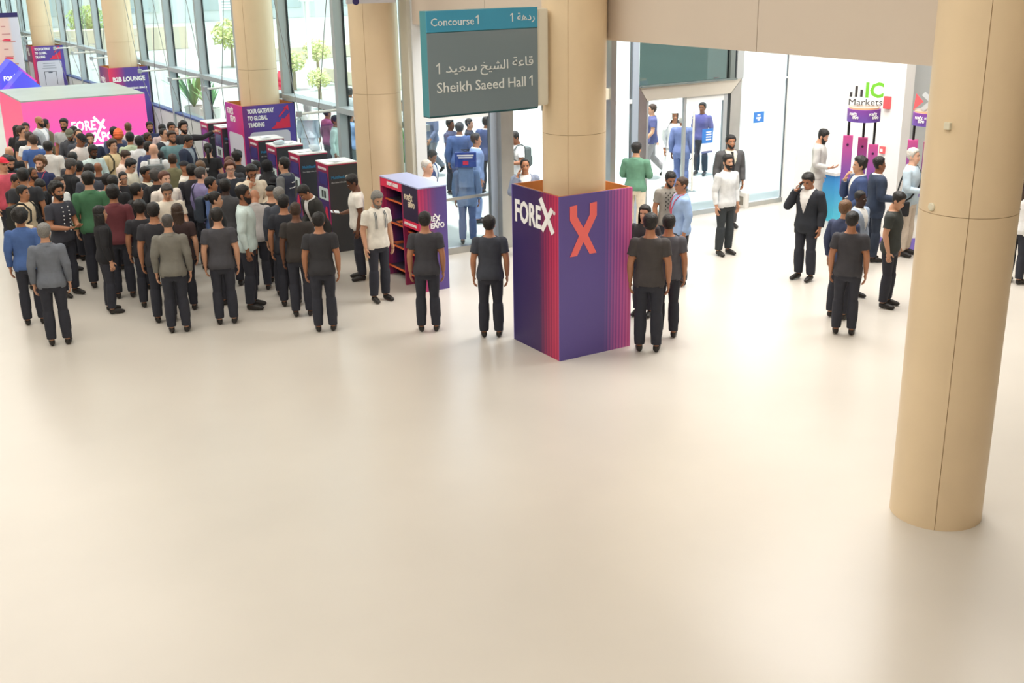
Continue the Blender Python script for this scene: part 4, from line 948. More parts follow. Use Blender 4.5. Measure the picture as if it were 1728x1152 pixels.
def tie_mesh():
    if 'tie' in HC: return HC['tie']
    mb = MB(); rows = []
    for z, w in ((1.462, .018), (1.44, .022), (1.43, .015), (1.30, .028), (1.18, .034), (1.10, .036), (1.06, .004)):
        y = np.interp(z, TOR[:, 0], TOR[:, 3])-np.interp(z, TOR[:, 0], TOR[:, 2])-.034
        rows.append([Vector((-w, y, z)), Vector((w, y, z)), Vector((w, y+.014, z)), Vector((-w, y+.014, z))])
    mb.loft(rows); me = mb.mesh('tie'); me.materials.append(None); HC['tie'] = me; return me
def lanyard_mesh():
    if 'lan' in HC: return HC['lan']
    mb = MB(); fy = lambda z: float(np.interp(z, TOR[:, 0], TOR[:, 3])-np.interp(z, TOR[:, 0], TOR[:, 2]))-.036
    for s in (-1, 1): mb.tube([(s*.075, .02, 1.487), (s*.080, -.06, 1.465), (s*.066, fy(1.38)+.02, 1.39), (s*.04, fy(1.25), 1.25), (0, fy(1.12), 1.12)], .007, 6)
    mb.box(-.045, .045, fy(1.06)-.012, fy(1.06)-.006, 1.0, 1.12)
    me = mb.mesh('lanyard'); me.materials.append(None); HC['lan'] = me; return me
SK = {'p': (226, 178, 152), 'l': (206, 156, 126), 'm': (176, 122, 90), 't': (146, 96, 68), 'd': (108, 70, 50), 'k': (66, 44, 36)}
HCOL = {'bk': (24, 21, 20), 'br': (62, 44, 32), 'lb': (112, 82, 56), 'gr': (128, 126, 122), 'wh': (214, 210, 202), 'rd': (96, 56, 40), 'dg': (74, 70, 68)}
def cm(rgb): return M('cloth_%d_%d_%d' % tuple(rgb), rgb, .85, var=.10, scale=14, bump=.15)
def hm(k): return M('hair_'+k, HCOL[k], .55, var=.25, scale=60, bump=.5)
def skm(k): return M('skin_'+k, SK[k], .5, var=.05, scale=12)
def put_slot(o, i, mat): o.material_slots[i].link = 'OBJECT'; o.material_slots[i].material = mat
def towards(loc):
    return math.atan2(-loc[1], -loc[0])
PEOPLE = []
def person(px, py, face, hair, hc, skin, top, tc, label, pose='stand', yaw=0, pitch=0, lean=0, beard=None, legc=(44, 46, 56), h=1.74, wide=1.0, under=(232, 232, 230), extras=(), group=None, loc=None, mirror=False, hatc=None, tiec=None, cat='person'):
    PEOPLE.append(dict(px=px, py=py, face=face, hair=hair, hc=hc, skin=skin, top=top, tc=tc, label=label, pose=pose, yaw=yaw, pitch=pitch, lean=lean, beard=beard, legc=legc, h=h, wide=wide, under=under, extras=extras, group=group, loc=loc, mirror=mirror, hatc=hatc, tiec=tiec))
def head_top(q):
    """height of the crown above the floor and its forward shift for this pose"""
    m = head_matrix(q['yaw'], q['pitch'], q['lean']); t = m @ Vector((0, .01, 1.765)); return t
def locate(q, h):
    t = head_top(q); s = h/1.75
    p = G(q['px'], q['py'], t.z*s)
    rz = towards(p)+math.radians(q['face'])+PI/2
    off = Vector((t.x*s*q['wide'], t.y*s*q['wide'], 0)); off.rotate(Matrix.Rotation(rz, 3, 'Z'))
    return Vector((p.x-off.x, p.y-off.y, 0)), rz
BLOCK = []
def settle():
    """nudge body heights (which slides people along their sight line) until nobody stands inside somebody or something else"""
    rnd = random.Random(5)
    hs = [q['h'] for q in PEOPLE]; h0 = list(hs)
    pos = [locate(q, h)[0] if q['loc'] is None else Vector(q['loc']) for q, h in zip(PEOPLE, hs)]
    def cost(i, p):
        c = 0
        for j, r in enumerate(pos):
            if j != i:
                d = (p-r).length
                if d < .58: c += (.58-d)*3
        for x0, x1, y0, y1 in BLOCK:
            dx = max(x0-p.x, p.x-x1, 0); dy = max(y0-p.y, p.y-y1, 0); d = math.hypot(dx, dy)
            if d < .30: c += (.32-d)*8
        return c
    for it in range(8):
        for i, q in enumerate(PEOPLE):
            if q['loc'] is not None: continue
            if cost(i, pos[i]) < .02: continue
            best = (cost(i, pos[i])+abs(hs[i]-h0[i])*1.2, hs[i], pos[i])
            for k in range(-12, 13):
                h = h0[i]+k*.0125; p = locate(q, h)[0]; c = cost(i, p)+abs(h-h0[i])*1.2
                if c < best[0]: best = (c, h, p)
            _, hs[i], pos[i] = best
    return hs
def build_people():
    hs = settle(); out = []
    for q, h in zip(PEOPLE, hs):
        if q['loc'] is None: loc, rz = locate(q, h)
        else: loc = Vector(q['loc']); rz = towards(loc)+math.radians(q['face'])+PI/2
        me = body_mesh(q['pose'], q['yaw'], q['pitch'], q['lean']); o = bpy.data.objects.new('person', me); COL.objects.link(o)
        s = h/1.75; w = s*q['wide']; o.scale = (-w if q['mirror'] else w, w, s); o.location = loc; o.rotation_euler = (0, 0, rz)
        put_slot(o, 0, skm(q['skin'])); put_slot(o, 1, hm(q['hc'] if q['hc'] not in ('wh', 'gr') else 'dg')); put_slot(o, 2, M('eye_white', (226, 222, 214), .3)); put_slot(o, 3, M('lips_'+q['skin'], tuple(int(a*b) for a, b in zip(SK[q['skin']], (.92, .72, .70))), .5))
        tag(o, q['label'], 'person', q['group'])
        def add(me_, mat, name, mtx=None):
            c = bpy.data.objects.new(name, me_); COL.objects.link(c); c.parent = o
            put_slot(c, 0, mat)
            if mtx is not None: c.matrix_local = mtx
            return c
        hmx = head_matrix(q['yaw'], q['pitch'], q['lean']); lmx = head_matrix(0, 0, q['lean'])
        if q['hair']:
            for part in q['hair'].split('+'):
                nm, hme = head_piece(part)
                hat = part in ('cap', 'turban', 'hijab', 'ghutra')
                add(hme, cm(q['hatc']) if hat else hm(q['hc']), nm, hmx)
        if q['beard']: nm, hme = head_piece(q['beard']); add(hme, hm(q['hc'] if q['hc'] != 'wh' else 'gr'), nm, hmx)
        t = q['top']; P, L = q['pose'], q['lean']
        if t in ('jacket', 'open'):
            add(cloth('shirt', P, L), cm(q['under']), 'shirt'); add(cloth(t, P, L), cm(q['tc']), 'jacket'); add(collar_mesh(), cm(q['under']), 'collar', lmx)
            if q['tiec']: add(tie_mesh(), cm(q['tiec']), 'tie', lmx)
        elif t == 'vest': add(cloth('shirt', P, L), cm(q['under']), 'shirt'); add(cloth('vest', P, L), cm(q['tc']), 'vest'); add(collar_mesh(), cm(q['under']), 'collar', lmx)
        elif t == 'robe': add(cloth('robe', P, L), cm(q['tc']), 'robe')
        else:
            add(cloth('tee' if t in ('tee', 'polo') else 'shirt', P, L), cm(q['tc']), 'shirt')
            if t in ('polo', 'shirt'): add(collar_mesh(), cm(q['tc']), 'collar', lmx)
        add(cloth('trousers', P, L), cm(q['legc'] if t != 'robe' else q['tc']), 'trousers')
        for sd_ in 'shoe+', 'shoe-': add(cloth(sd_, P, L), M('shoe_leather', (34, 30, 28), .5), 'shoe')
        for e in q['extras']:
            if e == 'glasses': add(head_piece('glasses')[1], M('glasses_black', (20, 20, 22), .3), 'glasses', hmx)
            elif e == 'shades_up': add(head_piece('shades_up')[1], M('glasses_black', (20, 20, 22), .3), 'glasses', hmx)
            elif e == 'lanyard': add(lanyard_mesh(), M('lanyard_red', (206, 70, 96), .6), 'lanyard', lmx)
        bpy.context.view_layer.update()
        for e in q['extras']:
            if isinstance(e, tuple):
                if e[0] == 'phone':
                    wv, hd, pn, sd = base_pose(P)['hands'][e[2]]
                    c = wv+hd*.085+pn*.022; R = Matrix((sd, hd, pn)).transposed().to_4x4()
                    ph = MB().bbox(-.036, .036, -.04, .105, -.004, .004, .0035).build('phone', M('phone_'+e[3], {'black': (26, 26, 30), 'white': (226, 234, 240), 'blue': (120, 190, 210)}[e[3]], .25))
                    ph.matrix_world = o.matrix_world @ lmx @ Matrix.Translation(c) @ R; tag(ph, e[1], 'phone')
                elif e[0] == 'backpack':
                    y0 = .105+.028
                    bp = empty('backpack'); tag(bp, e[1], 'backpack')
                    MB().bbox(-.15, .15, y0, y0+.15, 1.0, 1.42, .05).build('pack', cm(e[2]), bp); MB().bbox(-.11, .11, y0+.13, y0+.19, 1.03, 1.22, .025).build('pocket', cm(e[2]), bp)
                    for sg in (-1, 1):
                        fy = lambda z: float(np.interp(z, TOR[:, 0], TOR[:, 3])-np.interp(z, TOR[:, 0], TOR[:, 2]))-.036
                        MB().tube([(sg*.10, y0+.02, 1.40), (sg*.105, .06, 1.475), (sg*.108, -.04, 1.468), (sg*.115, fy(1.36), 1.36), (sg*.135, fy(1.22)+.01, 1.20), (sg*.17, -.02, 1.10), (sg*.14, y0+.01, 1.06)], .017, 8).build('strap', cm(e[2]), bp)
                    bp.matrix_world = Matrix.Translation(loc) @ Matrix.Rotation(rz, 4, 'Z') @ Matrix.Diagonal((w, w, s, 1)) @ lmx
                elif e[0] == 'strap':
                    fy = .036
                    m = MB().tube([(.10, .05, 1.47), (.13, -.03, 1.46), (.06, -.16, 1.33), (-.06, -.165, 1.18), (-.20, -.09, 1.0), (-.24, .02, .92), (-.16, .16, 1.0), (0, .165, 1.22), (.09, .14, 1.38), (.10, .05, 1.47)], .014, 8); bg_ = empty('shoulder_bag'); tag(bg_, e[1], 'bag')
                    m.build('strap', cm(e[2]), bg_); MB().bbox(-.30, -.21, -.10, .14, .70, .94, .03).build('pouch', cm(e[2]), bg_); bg_.matrix_world = Matrix.Translation(loc) @ Matrix.Rotation(rz, 4, 'Z') @ Matrix.Diagonal((w, w, s, 1)) @ lmx
        out.append(o)
    return out
BK = (34, 34, 38); WH = (232, 232, 230); NV = (42, 50, 84); CH = (62, 64, 72); CRM = (226, 210, 184); LG = (196, 200, 204); MINT = (204, 222, 220); GREEN = (70, 118, 84); MAR = (104, 50, 56); OLV = (116, 110, 86); TEAL = (112, 146, 150); BLU = (66, 98, 160); LBLU = (150, 176, 212); LAV = (140, 132, 176)
CROWD = 'visitors crowded in front of the magenta cube'
BLOCK += [(4.4, 7.4, 29.55, 33), (7.98, 9.14, 24.0, 25.3)]+[(KX, KX+.57, y, y+.55) for y in KY]+[(8.0, 8.5, 15.95, 17.4), (7.98, 9.14, 11.96, 13.12), (8.1, 9.0, 18.1, 18.9), (8.1, 9, 6, 6.8), (9.1, 9.5, 18, 60), (17.1, 17.85, 15.85, 16.3), (15.9, 16.8, 14.1, 15.0), (16.5, 17.4, 13.1, 14.0), (8.8, 10.9, 17.75, 18.15), (13.6, 14.1, 17.7, 18.1), (15.0, 17.9, 17.9, 18.02)]
P = person
# --- around the magenta cube
P(27, 211, 150, 'long', 'bk', 'm', 'tee', BK, 'long black-haired person in black seen from behind near the bald man in a light blazer', h=1.68, group=CROWD)
P(34, 213, 60, 'messy', 'br', 'l', 'tee', BK, 'man in a black t-shirt with thick dark brown hair and glasses', extras=('glasses',), group=CROWD)
P(42, 206.5, 0, 'short', 'bk', 'm', 'shirt', CH, 'black-haired man peering over the shoulder of the bespectacled brown-haired man', group=CROWD)
P(64, 195, 60, None, 'bk', 'm', 'jacket', (188, 194, 198), 'bald man with a black beard in a light grey blazer and white t-shirt', beard='beard', under=(240, 240, 240), h=1.82, group=CROWD)
P(75, 200.5, 120, 'short', 'bk', 'm', 'shirt', OLV, 'man in an olive shirt directly behind the bald man in a light blazer', h=1.66, group=CROWD)
P(107, 199.5, -20, 'fade', 'bk', 'm', 'tee', (178, 180, 182), 'bearded man in a pale grey t-shirt standing against the magenta screen', beard='beard', h=1.80, group=CROWD)
P(123, 212.5, 170, 'short', 'bk', 'm', 'shirt', CH, 'black-haired head between the pale grey t-shirt and the screen lettering', group=CROWD)
P(131, 217, 10, 'receding', 'br', 'l', 'shirt', (70, 74, 84), 'brown-haired man facing out just behind the grey cap', group=CROWD)
P(116, 218, -10, 'cap', 'bk', 'm', 'shirt', (72, 74, 80), 'man in an olive cap and charcoal shirt looking down', pitch=25, pose='hold', hatc=(112, 112, 96), beard='stubble', group=CROWD)
P(138, 226, 40, 'cap', 'bk', 't', 'shirt', (222, 212, 208), 'man in a black cap and pale pink shirt beside the navy blazer', hatc=(30, 30, 34), pitch=25, group=CROWD)
P(150.5, 224, 5, 'short', 'br', 'l', 'jacket', (40, 46, 72), 'bearded man in a navy blazer and white shirt facing out', beard='stubble', group=CROWD)
P(157.6, 244.6, 30, 'short', 'bk', 'd', 'shirt', MINT, 'dark bearded man in a mint shirt with head bowed', pitch=25, beard='beard', pose='hold', group=CROWD)
P(199, 221, 170, 'turban', 'bk', 'm', 'shirt', NV, 'man in an orange turban and navy shirt seen from behind', hatc=(232, 112, 66), group=CROWD)
P(191, 213.5, 180, 'short', 'bk', 'm', 'shirt', (90, 100, 130), 'black-haired man partly hidden by the orange turban', group=CROWD)
P(215, 205.7, 175, 'buzz', 'lb', 'p', 'shirt', (220, 206, 204), 'fair short-haired man in a pale shirt against the magenta screen', group=CROWD)
P(218, 222.5, 178, 'short', 'bk', 'm', 'shirt', (186, 200, 170), 'man in a pale green shirt seen from behind beside the orange turban', group=CROWD)
P(234, 228.7, 160, 'short', 'bk', 'd', 'shirt', (226, 228, 232), 'man in a long-sleeved white shirt seen from behind in front of the turban', group=CROWD)
P(248, 223.4, 60, 'short', 'br', 't', 'shirt', (56, 64, 92), 'dark-haired man in navy beside the white shirt under the screen edge', group=CROWD)
P(251.5, 205, 10, 'fade', 'bk', 'm', 'shirt', NV, 'bearded man in dark navy standing at the corner of the magenta cube', beard='beard', group=CROWD)
P(188, 235, 35, 'messy', 'br', 'l', 'shirt', (226, 204, 160), 'smiling man with a moustache in a beige shirt and dark backpack straps', beard='moustache', extras=('shades_up', ('backpack', 'dark olive backpack worn by the smiling man in beige', (74, 68, 52))), h=1.76, group=CROWD)
P(121, 256, 180, 'short', 'bk', 'm', 'shirt', CH, 'dark-haired head behind the man in the black sweater', group=CROWD)
P(55, 227, 175, 'short', 'br', 'l', 'tee', BLU, 'man in a bright blue shirt seen from behind', group=CROWD)
P(48, 222, 165, 'short', 'br', 'l', 'tee', (226, 228, 228), 'man in a white t-shirt next to the bright blue shirt', group=CROWD)
P(79.7, 237.5, 175, 'short', 'bk', 'm', 'shirt', (230, 226, 222), 'broad man in a loose white shirt seen from behind', wide=1.08, group=CROWD)
P(14, 246, 175, None, 'bk', 'l', 'tee', BK, 'shaven-headed man in black seen from behind at the edge of the crowd', group=CROWD)
P(2, 265, 30, 'cap', 'bk', 'l', 'tee', (214, 90, 110), 'person in a red cap and pink top', hatc=(216, 44, 66), group=CROWD)
P(9, 260, 170, 'short', 'bk', 'm', 'tee', (60, 90, 110), 'dark-haired person next to the red cap', group=CROWD)
P(17, 263.5, 20, 'fade', 'bk', 'l', 'polo', BK, 'bearded man in a black polo looking down at his hands', pitch=25, beard='beard', pose='hold', group=CROWD)
P(67, 264, -30, 'curly', 'lb', 'p', 'polo', (44, 52, 92), 'man with curly light brown hair and a navy polo', beard='beard', extras=('lanyard',), group=CROWD)
P(53, 282, 40, 'receding', 'bk', 't', 'shirt', (150, 92, 50), 'bearded balding man in a rust-orange shirt', beard='beard', group=CROWD)
P(37, 283, 180, 'short', 'bk', 'm', 'tee', (50, 52, 58), 'black-haired head between the black polo and the rust-orange shirt', group=CROWD)
P(29, 294, 50, 'short', 'bk', 'm', 'tee', BK, 'man in black holding a phone close behind the cream shirt', h=1.64, pitch=25, pose='hold', extras=(('phone', 'pale phone held up by the man in black behind the cream shirt', -1, 'white'),), group=CROWD)
P(36, 312, 60, 'short', 'bk', 'm', 'shirt', (222, 200, 168), 'man in a cream shirt with a black backpack holding a blue phone', pose='one', extras=(('backpack', 'black backpack on the man in a cream shirt', (36, 38, 38)), ('phone', 'light blue phone held by the man in a cream shirt', -1, 'blue')), h=1.76, group=CROWD)
P(70, 305, 30, 'short', 'bk', 'm', 'shirt', BK, 'man in black with his head bowed low behind the charcoal button shirt', pitch=25, lean=20, pose='hold', group=CROWD)
P(93, 308, 40, 'curly', 'bk', 'm', 'tee', (58, 60, 70), 'curly-haired bearded man in a charcoal shirt with white buttons', beard='beard', pose='hold', h=1.77, group=CROWD)
P(98, 298, 60, 'short', 'br', 'l', 'tee', WH, 'man in a white t-shirt close behind the curly-haired man', group=CROWD)
P(122, 267, 120, 'short', 'dg', 'm', 'shirt', (30, 32, 36), 'dark-haired man in a black sweater turning aside', pitch=25, h=1.77, group=CROWD)
P(131, 271, 170, 'short', 'bk', 'm', 'shirt', (222, 206, 204), 'person in a pale pink patterned shirt beside the black sweater', group=CROWD)
P(149, 275.5, 180, 'short', 'bk', 'm', 'shirt', (70, 74, 84), 'black-haired head next to the brown shaven head', group=CROWD)
P(164, 273, 178, None, 'bk', 't', 'tee', BK, 'man with a brown shaven head and black top seen from behind', group=CROWD)
P(147, 289, 178, 'fade', 'bk', 'l', 'shirt', GREEN, 'man in a green sweater seen from behind in the crowd', h=1.78, wide=1.06, group=CROWD)
P(214, 254, 60, 'fade', 'br', 'p', 'shirt', (232, 214, 204), 'pale man in a light pink shirt looking down', pitch=25, pose='hold', group=CROWD)
P(223, 268.6, 60, 'messy', 'bk', 'l', 'shirt', (226, 218, 200), 'young man with a black fringe and a cream shirt looking down', pitch=25, pose='hold', group=CROWD)
P(257.7, 241, 178, None, 'bk', 'p', 'shirt', (224, 226, 228), 'pale bald man in white with a grey backpack seen from behind', extras=(('backpack', 'grey backpack on the pale bald man', (120, 126, 128)),), group=CROWD)
P(249, 238, 150, 'short', 'bk', 'm', 'shirt', (60, 70, 110), 'black-haired man in navy next to the pale bald man', group=CROWD)
P(274.5, 216, 50, 'receding', 'bk', 'l', 'jacket', (52, 56, 64), 'man with receding hair in a dark suit near the spandrel panels', group=CROWD)
P(272.7, 209, 180, 'short', 'bk', 'm', 'shirt', (210, 190, 190), 'black-haired head behind the dark suit near the spandrel panels', group=CROWD)
P(288.6, 220.5, 20, 'fade', 'br', 'm', 'tee', TEAL, 'man in a grey-teal t-shirt with sunglasses hung at the neck', beard='stubble', wide=1.06, h=1.82, group=CROWD)
P(295.5, 213, 30, 'receding', 'lb', 'p', 'shirt', (176, 212, 196), 'balding fair man in a pale green shirt behind the teal t-shirt', h=1.66, group=CROWD)
P(288, 205.5, 20, 'short', 'bk', 'm', 'shirt', CH, 'dark-haired man behind the balding fair man', group=CROWD)
P(268, 254, 175, 'long', 'bk', 'l', 'shirt', (124, 42, 46), 'woman with long black hair in a maroon top seen from behind', h=1.66, group=CROWD)
P(290, 258, 175, 'buzz', 'br', 'm', 'shirt', (122, 120, 90), 'short-haired man in an olive shirt seen from behind', group=CROWD)
P(244, 281, 55, 'fade', 'bk', 't', 'jacket', (44, 46, 52), 'man with a moustache in a black suit and cream shirt', beard='moustache', under=(228, 220, 200), group=CROWD)
P(262, 284.5, 150, 'messy', 'dg', 'm', 'shirt', (36, 36, 40), 'man with greying curly hair in a black jacket', group=CROWD)
P(276, 288, 30, 'short', 'rd', 'p', 'shirt', (236, 226, 216), 'reddish-haired fair man in a white shirt', h=1.80, wide=1.06, group=CROWD)
P(281, 310.5, 5, 'short', 'dg', 'l', 'tee', (224, 216, 200), 'man in a cream t-shirt looking down in front of the reddish-haired man', pitch=25, pose='hold', group=CROWD)
P(206, 289, 20, 'bun', 'bk', 'l', 'shirt', (44, 44, 50), 'woman with glasses and tied black hair holding a phone to her ear', pose='ear', extras=('glasses', ('phone', 'dark phone at the ear of the woman with glasses', -1, 'black')), h=1.68, group=CROWD)
P(179, 292.5, 150, 'short', 'bk', 'm', 'tee', (160, 140, 140), 'black-haired person beside the green sweater in the crowd', h=1.66, group=CROWD)
P(188.6, 295, 178, 'short', 'bk', 'm', 'shirt', BK, 'black-haired man in black between the green sweater and the maroon shirt', group=CROWD)
P(188.6, 312, 178, 'messy', 'bk', 'm', 'shirt', MAR, 'man in a maroon shirt seen from behind', group=CROWD)
P(228, 308.5, 120, 'short', 'bk', 'm', 'shirt', (34, 32, 34), 'man in black with glossy black hair in half profile', wide=1.04, group=CROWD)
P(166, 346.5, 100, 'long', 'bk', 'l', 'shirt', BK, 'woman with long black hair in black in front of the maroon shirt', h=1.66, group=CROWD)
P(234, 337.5, 175, 'messy', 'bk', 'm', 'tee', (40, 40, 46), 'tousled black-haired man in front of the glossy-haired man in black', group=CROWD)
P(257, 341, 178, 'short', 'bk', 'm', 'tee', (46, 46, 52), 'black-haired man seen from behind in front of the cream t-shirt', group=CROWD)
P(31, 352, 178, 'curly', 'bk', 'm', 'shirt', (74, 104, 160), 'curly black-haired man in a blue shirt seen from behind', group=CROWD)
P(72, 376, 175, 'short', 'gr', 'l', 'shirt', (110, 116, 126), 'grey-haired man in front of the curly-haired charcoal shirt', group=CROWD)
P(281, 360, 175, 'buzz', 'dg', 'l', 'shirt', (120, 118, 110), 'close-cropped grey head beside the long brown hair', group=CROWD)
P(297.5, 343, 178, 'long', 'br', 'l', 'tee', (60, 44, 44), 'woman with long dark brown hair seen from behind', h=1.66, group=CROWD)
# --- along the kiosks
KG = 'visitors queuing along the kiosks'
P(308, 204, 25, 'messy', 'bk', 'l', 'shirt', (52, 52, 56), 'bearded man in dark grey leaning one arm on a kiosk', pose='side', beard='beard', h=1.80, group=KG)
P(320, 228, 60, 'short', 'bk', 'm', 'jacket', (44, 52, 74), 'man in a navy suit reading his phone by the kiosks', pitch=25, pose='hold', under=(150, 160, 170), extras=(('phone', 'black phone held by the man in a navy suit', -1, 'black'),), h=1.76, group=KG)
P(350, 241, 175, 'tied', 'bk', 'l', 'tee', (40, 40, 44), 'woman staff member in a black t-shirt with a black ponytail', h=1.70, group=KG)
P(310, 271.5, 70, 'cap', 'bk', 'm', 'shirt', (232, 226, 214), 'man in a black cap and white shirt beside the olive shirt', hatc=(40, 40, 46), group=KG)
P(322, 276, 175, 'short', 'bk', 'm', 'shirt', (44, 44, 50), 'black-haired person between the black cap and the lavender shirt', group=KG)
P(337, 270.7, 178, 'short', 'lb', 'p', 'shirt', (120, 104, 96), 'brown-haired head just behind the lavender shirt', group=KG)
P(337, 280.5, 120, 'receding', 'dg', 'p', 'shirt', LAV, 'grey-haired man with glasses in a lavender shirt with a bag strap', extras=('glasses', ('strap', 'dark shoulder bag strap across the lavender shirt', (50, 48, 70))), h=1.80, wide=1.06, group=KG)
P(354, 297.5, 80, 'short', 'bk', 'm', 'shirt', (86, 110, 160), 'man in blue with a large dark backpack', extras=(('backpack', 'large dark navy backpack on the man in blue', (52, 60, 72)),), group=KG)
P(361, 322, 90, 'bun', 'bk', 'l', 'shirt', (44, 44, 48), 'woman in black with black hair tied back', h=1.66, group=KG)
P(364.6, 349.7, 178, 'short', 'bk', 'l', 'tee', (70, 70, 76), 'black-haired head in front of the woman with tied hair', group=KG)
P(378.5, 301, 170, 'short', 'bk', 'k', 'shirt', (74, 74, 78), 'dark-skinned man in charcoal seen from behind', group=KG)
P(387, 271.5, 5, 'messy', 'rd', 'p', 'tee', (46, 50, 60), 'fair man with glasses in a dark t-shirt looking up', extras=('glasses',), beard=None, wide=1.04, group=KG)
P(386, 263.7, 175, 'short', 'rd', 'p', 'shirt', (60, 60, 66), 'red-brown-haired head behind the fair man with glasses', group=KG)
P(399, 254, 150, 'messy', 'bk', 'm', 'shirt', (44, 44, 48), 'tousled black-haired person in black against the gateway wrap', h=1.70, group=KG)
P(425, 278.5, 20, 'fade', 'bk', 'm', 'shirt', (222, 208, 186), 'man with glasses in a beige shirt touching his mouth', pose='mouth', pitch=25, beard='stubble', extras=('glasses',), h=1.80, wide=1.08, group=KG)
P(431, 270.7, 150, 'short', 'bk', 'm', 'shirt', (230, 230, 230), 'man in white partly hidden behind the man touching his mouth', group=KG)
P(449.7, 270, 120, 'hijab', 'bk', 'l', 'robe', (28, 28, 32), 'woman in a black headscarf and long black robe', hatc=(26, 26, 30), h=1.70, group=KG)
P(408, 312, 80, 'fade', 'bk', 't', 'shirt', MINT, 'bearded man in a pale mint shirt in profile', beard='beard', h=1.76, group=KG)
P(429, 320, 178, None, 'bk', 'm', 'shirt', (172, 168, 166), 'person in a grey shirt squeezed behind the pale mint shirt', pitch=25, lean=20, group=KG)
P(456.6, 313, 178, 'cap', 'dg', 'l', 'tee', (44, 46, 48), 'man in a black cap and black t-shirt seen from behind', hatc=(36, 38, 40), wide=1.1, h=1.76, group=KG)
P(469.6, 315, 178, 'short', 'gr', 'l', 'shirt', (70, 74, 84), 'grey-haired head beside the black cap', group=KG)
P(479, 264.5, -120, 'short', 'bk', 'l', 'vest', (52, 58, 78), 'staff member in a dark printed vest over grey sleeves', under=(112, 114, 116), h=1.78, group=KG)
P(477, 328, 175, 'short', 'bk', 'm', 'tee', (40, 42, 50), 'black-haired head in front of the printed vest', group=KG)
P(497.4, 340, 178, 'buzz', 'br', 'd', 'tee', (52, 48, 46), 'dark brown cropped head in front of the bending man', group=KG)
P(505, 315, -60, 'short', 'bk', 'm', 'open', (48, 48, 46), 'man in a black jacket and white shirt bending forward', pitch=25, lean=20, pose='hold', group=KG)
P(536.5, 357.5, 178, 'short', 'bk', 'm', 'tee', (50, 50, 54), 'black-haired head beside the bending man in a black jacket', group=KG)
P(589.4, 295, -85, 'fade', 'bk', 'd', 'tee', (236, 232, 222), 'dark-skinned man in a white polo using a phone at the last kiosk', pose='one', pitch=25, extras=('glasses', ('phone', 'white phone held by the man in a white polo', -1, 'white')), h=1.78, group=KG)
P(638, 323, 30, 'short', 'gr', 'l', 'polo', (232, 228, 216), 'grey-haired bearded man in a striped white polo by the brochure rack', pitch=25, beard='beard', h=1.76)
P(716, 356.6, 178, 'short', 'bk', 'm', 'tee', (60, 60, 66), 'black-haired head in front of the brochure rack')
P(825, 362.7, 178, 'short', 'bk', 'm', 'tee', (60, 64, 74), 'black-haired head between the brochure rack and the purple wrap')
# --- entrance side
P(885.7, 267, 8, 'receding', 'bk', 'm', 'jacket', (132, 142, 162), 'man in a grey-blue blazer phoning behind the purple wrap', pose='ear', beard='moustache', extras=(('phone', 'black phone at the ear of the man in a grey-blue blazer', -1, 'black'),))
P(1073.7, 240, 165, 'fade', 'bk', 'l', 'shirt', (100, 146, 122), 'man in a green sweater and cream trousers by the steel portal', legc=(226, 214, 194), pose='hold', h=1.76, wide=1.1)
P(1133.6, 290, 25, 'short', 'bk', 'm', 'tee', (150, 146, 138), 'man in a black and white patterned shirt behind the blue lanyard shirt', pitch=25, beard='stubble')
P(1152, 297, -70, 'buzz', 'br', 'm', 'shirt', (152, 180, 220), 'man with glasses in a light blue shirt and red lanyard', extras=('glasses', 'lanyard'), wide=1.08, h=1.76)
P(1089, 345, -20, 'long', 'bk', 'l', 'shirt', (52, 50, 54), 'woman with long black hair beside the purple wrap', h=1.66)
P(1098, 359, 178, 'short', 'bk', 'm', 'tee', (70, 66, 66), 'black-haired head beside the long-haired woman')
P(1129, 361, 178, 'short', 'bk', 'm', 'tee', (84, 84, 92), 'black-haired head in front of the light blue shirt')
P(1228, 260, 40, 'fade', 'bk', 'l', 'shirt', (228, 232, 234), 'bearded man in a white shirt and dark trousers walking in', beard='beard', legc=(52, 58, 62), h=1.78)
P(1233.4, 227, 20, 'short', 'bk', 'm', 'jacket', (86, 86, 88), 'bearded man in a dark grey suit and tie at the door', beard='stubble', tiec=(40, 40, 44), under=(226, 222, 200), legc=(80, 80, 82), h=1.80, wide=1.08)
P(1362, 292, -30, 'short', 'bk', 'm', 'jacket', (40, 44, 52), 'man in a black blazer and open white shirt phoning', pose='ear', pitch=25, beard=None, extras=(('phone', 'black phone at the ear of the man in a black blazer', -1, 'black'),), h=1.78, wide=1.06)
P(1394, 218.6, 80, 'fade', 'bk', 'l', 'shirt', (198, 198, 194), 'bearded man in a light grey outfit at the display counter', pose='one', beard='beard', pitch=25, legc=(206, 204, 198), h=1.80)
P(1453, 264, -75, 'messy', 'bk', 'l', 'jacket', (56, 74, 116), 'man in a blue blazer with his hand at his chin', pose='mouth', h=1.80)
P(1484, 264, 110, 'fade', 'bk', 't', 'jacket', (48, 60, 82), 'man in a dark navy suit beside the charging tower', pose='one', legc=(44, 54, 72), h=1.80)
P(1452, 320, 60, 'buzz', 'bk', 'k', 'jacket', (156, 170, 190), 'dark-skinned man with cropped hair in a pale grey-blue jacket', h=1.78)
P(1427, 337, 150, 'short', 'lb', 'l', 'shirt', (56, 66, 96), 'man with greying fair hair in front of the blue blazer')
P(1439, 356, 178, 'short', 'bk', 'm', 'tee', (60, 60, 66), 'black-haired head in front of the pale grey-blue jacket')
P(1522.6, 324.5, 75, 'fade', 'bk', 'l', 'tee', (58, 62, 60), 'short-haired man in a dark t-shirt by the bare wide column', pitch=25, h=1.76)
P(1541.7, 249, 70, 'short', 'wh', 'p', 'shirt', (196, 216, 230), 'white-haired man in a pale blue shirt and beige trousers', pose='hold', legc=(214, 200, 184), extras=(('strap', 'black shoulder bag on the white-haired man', (30, 30, 34)),), h=1.78)
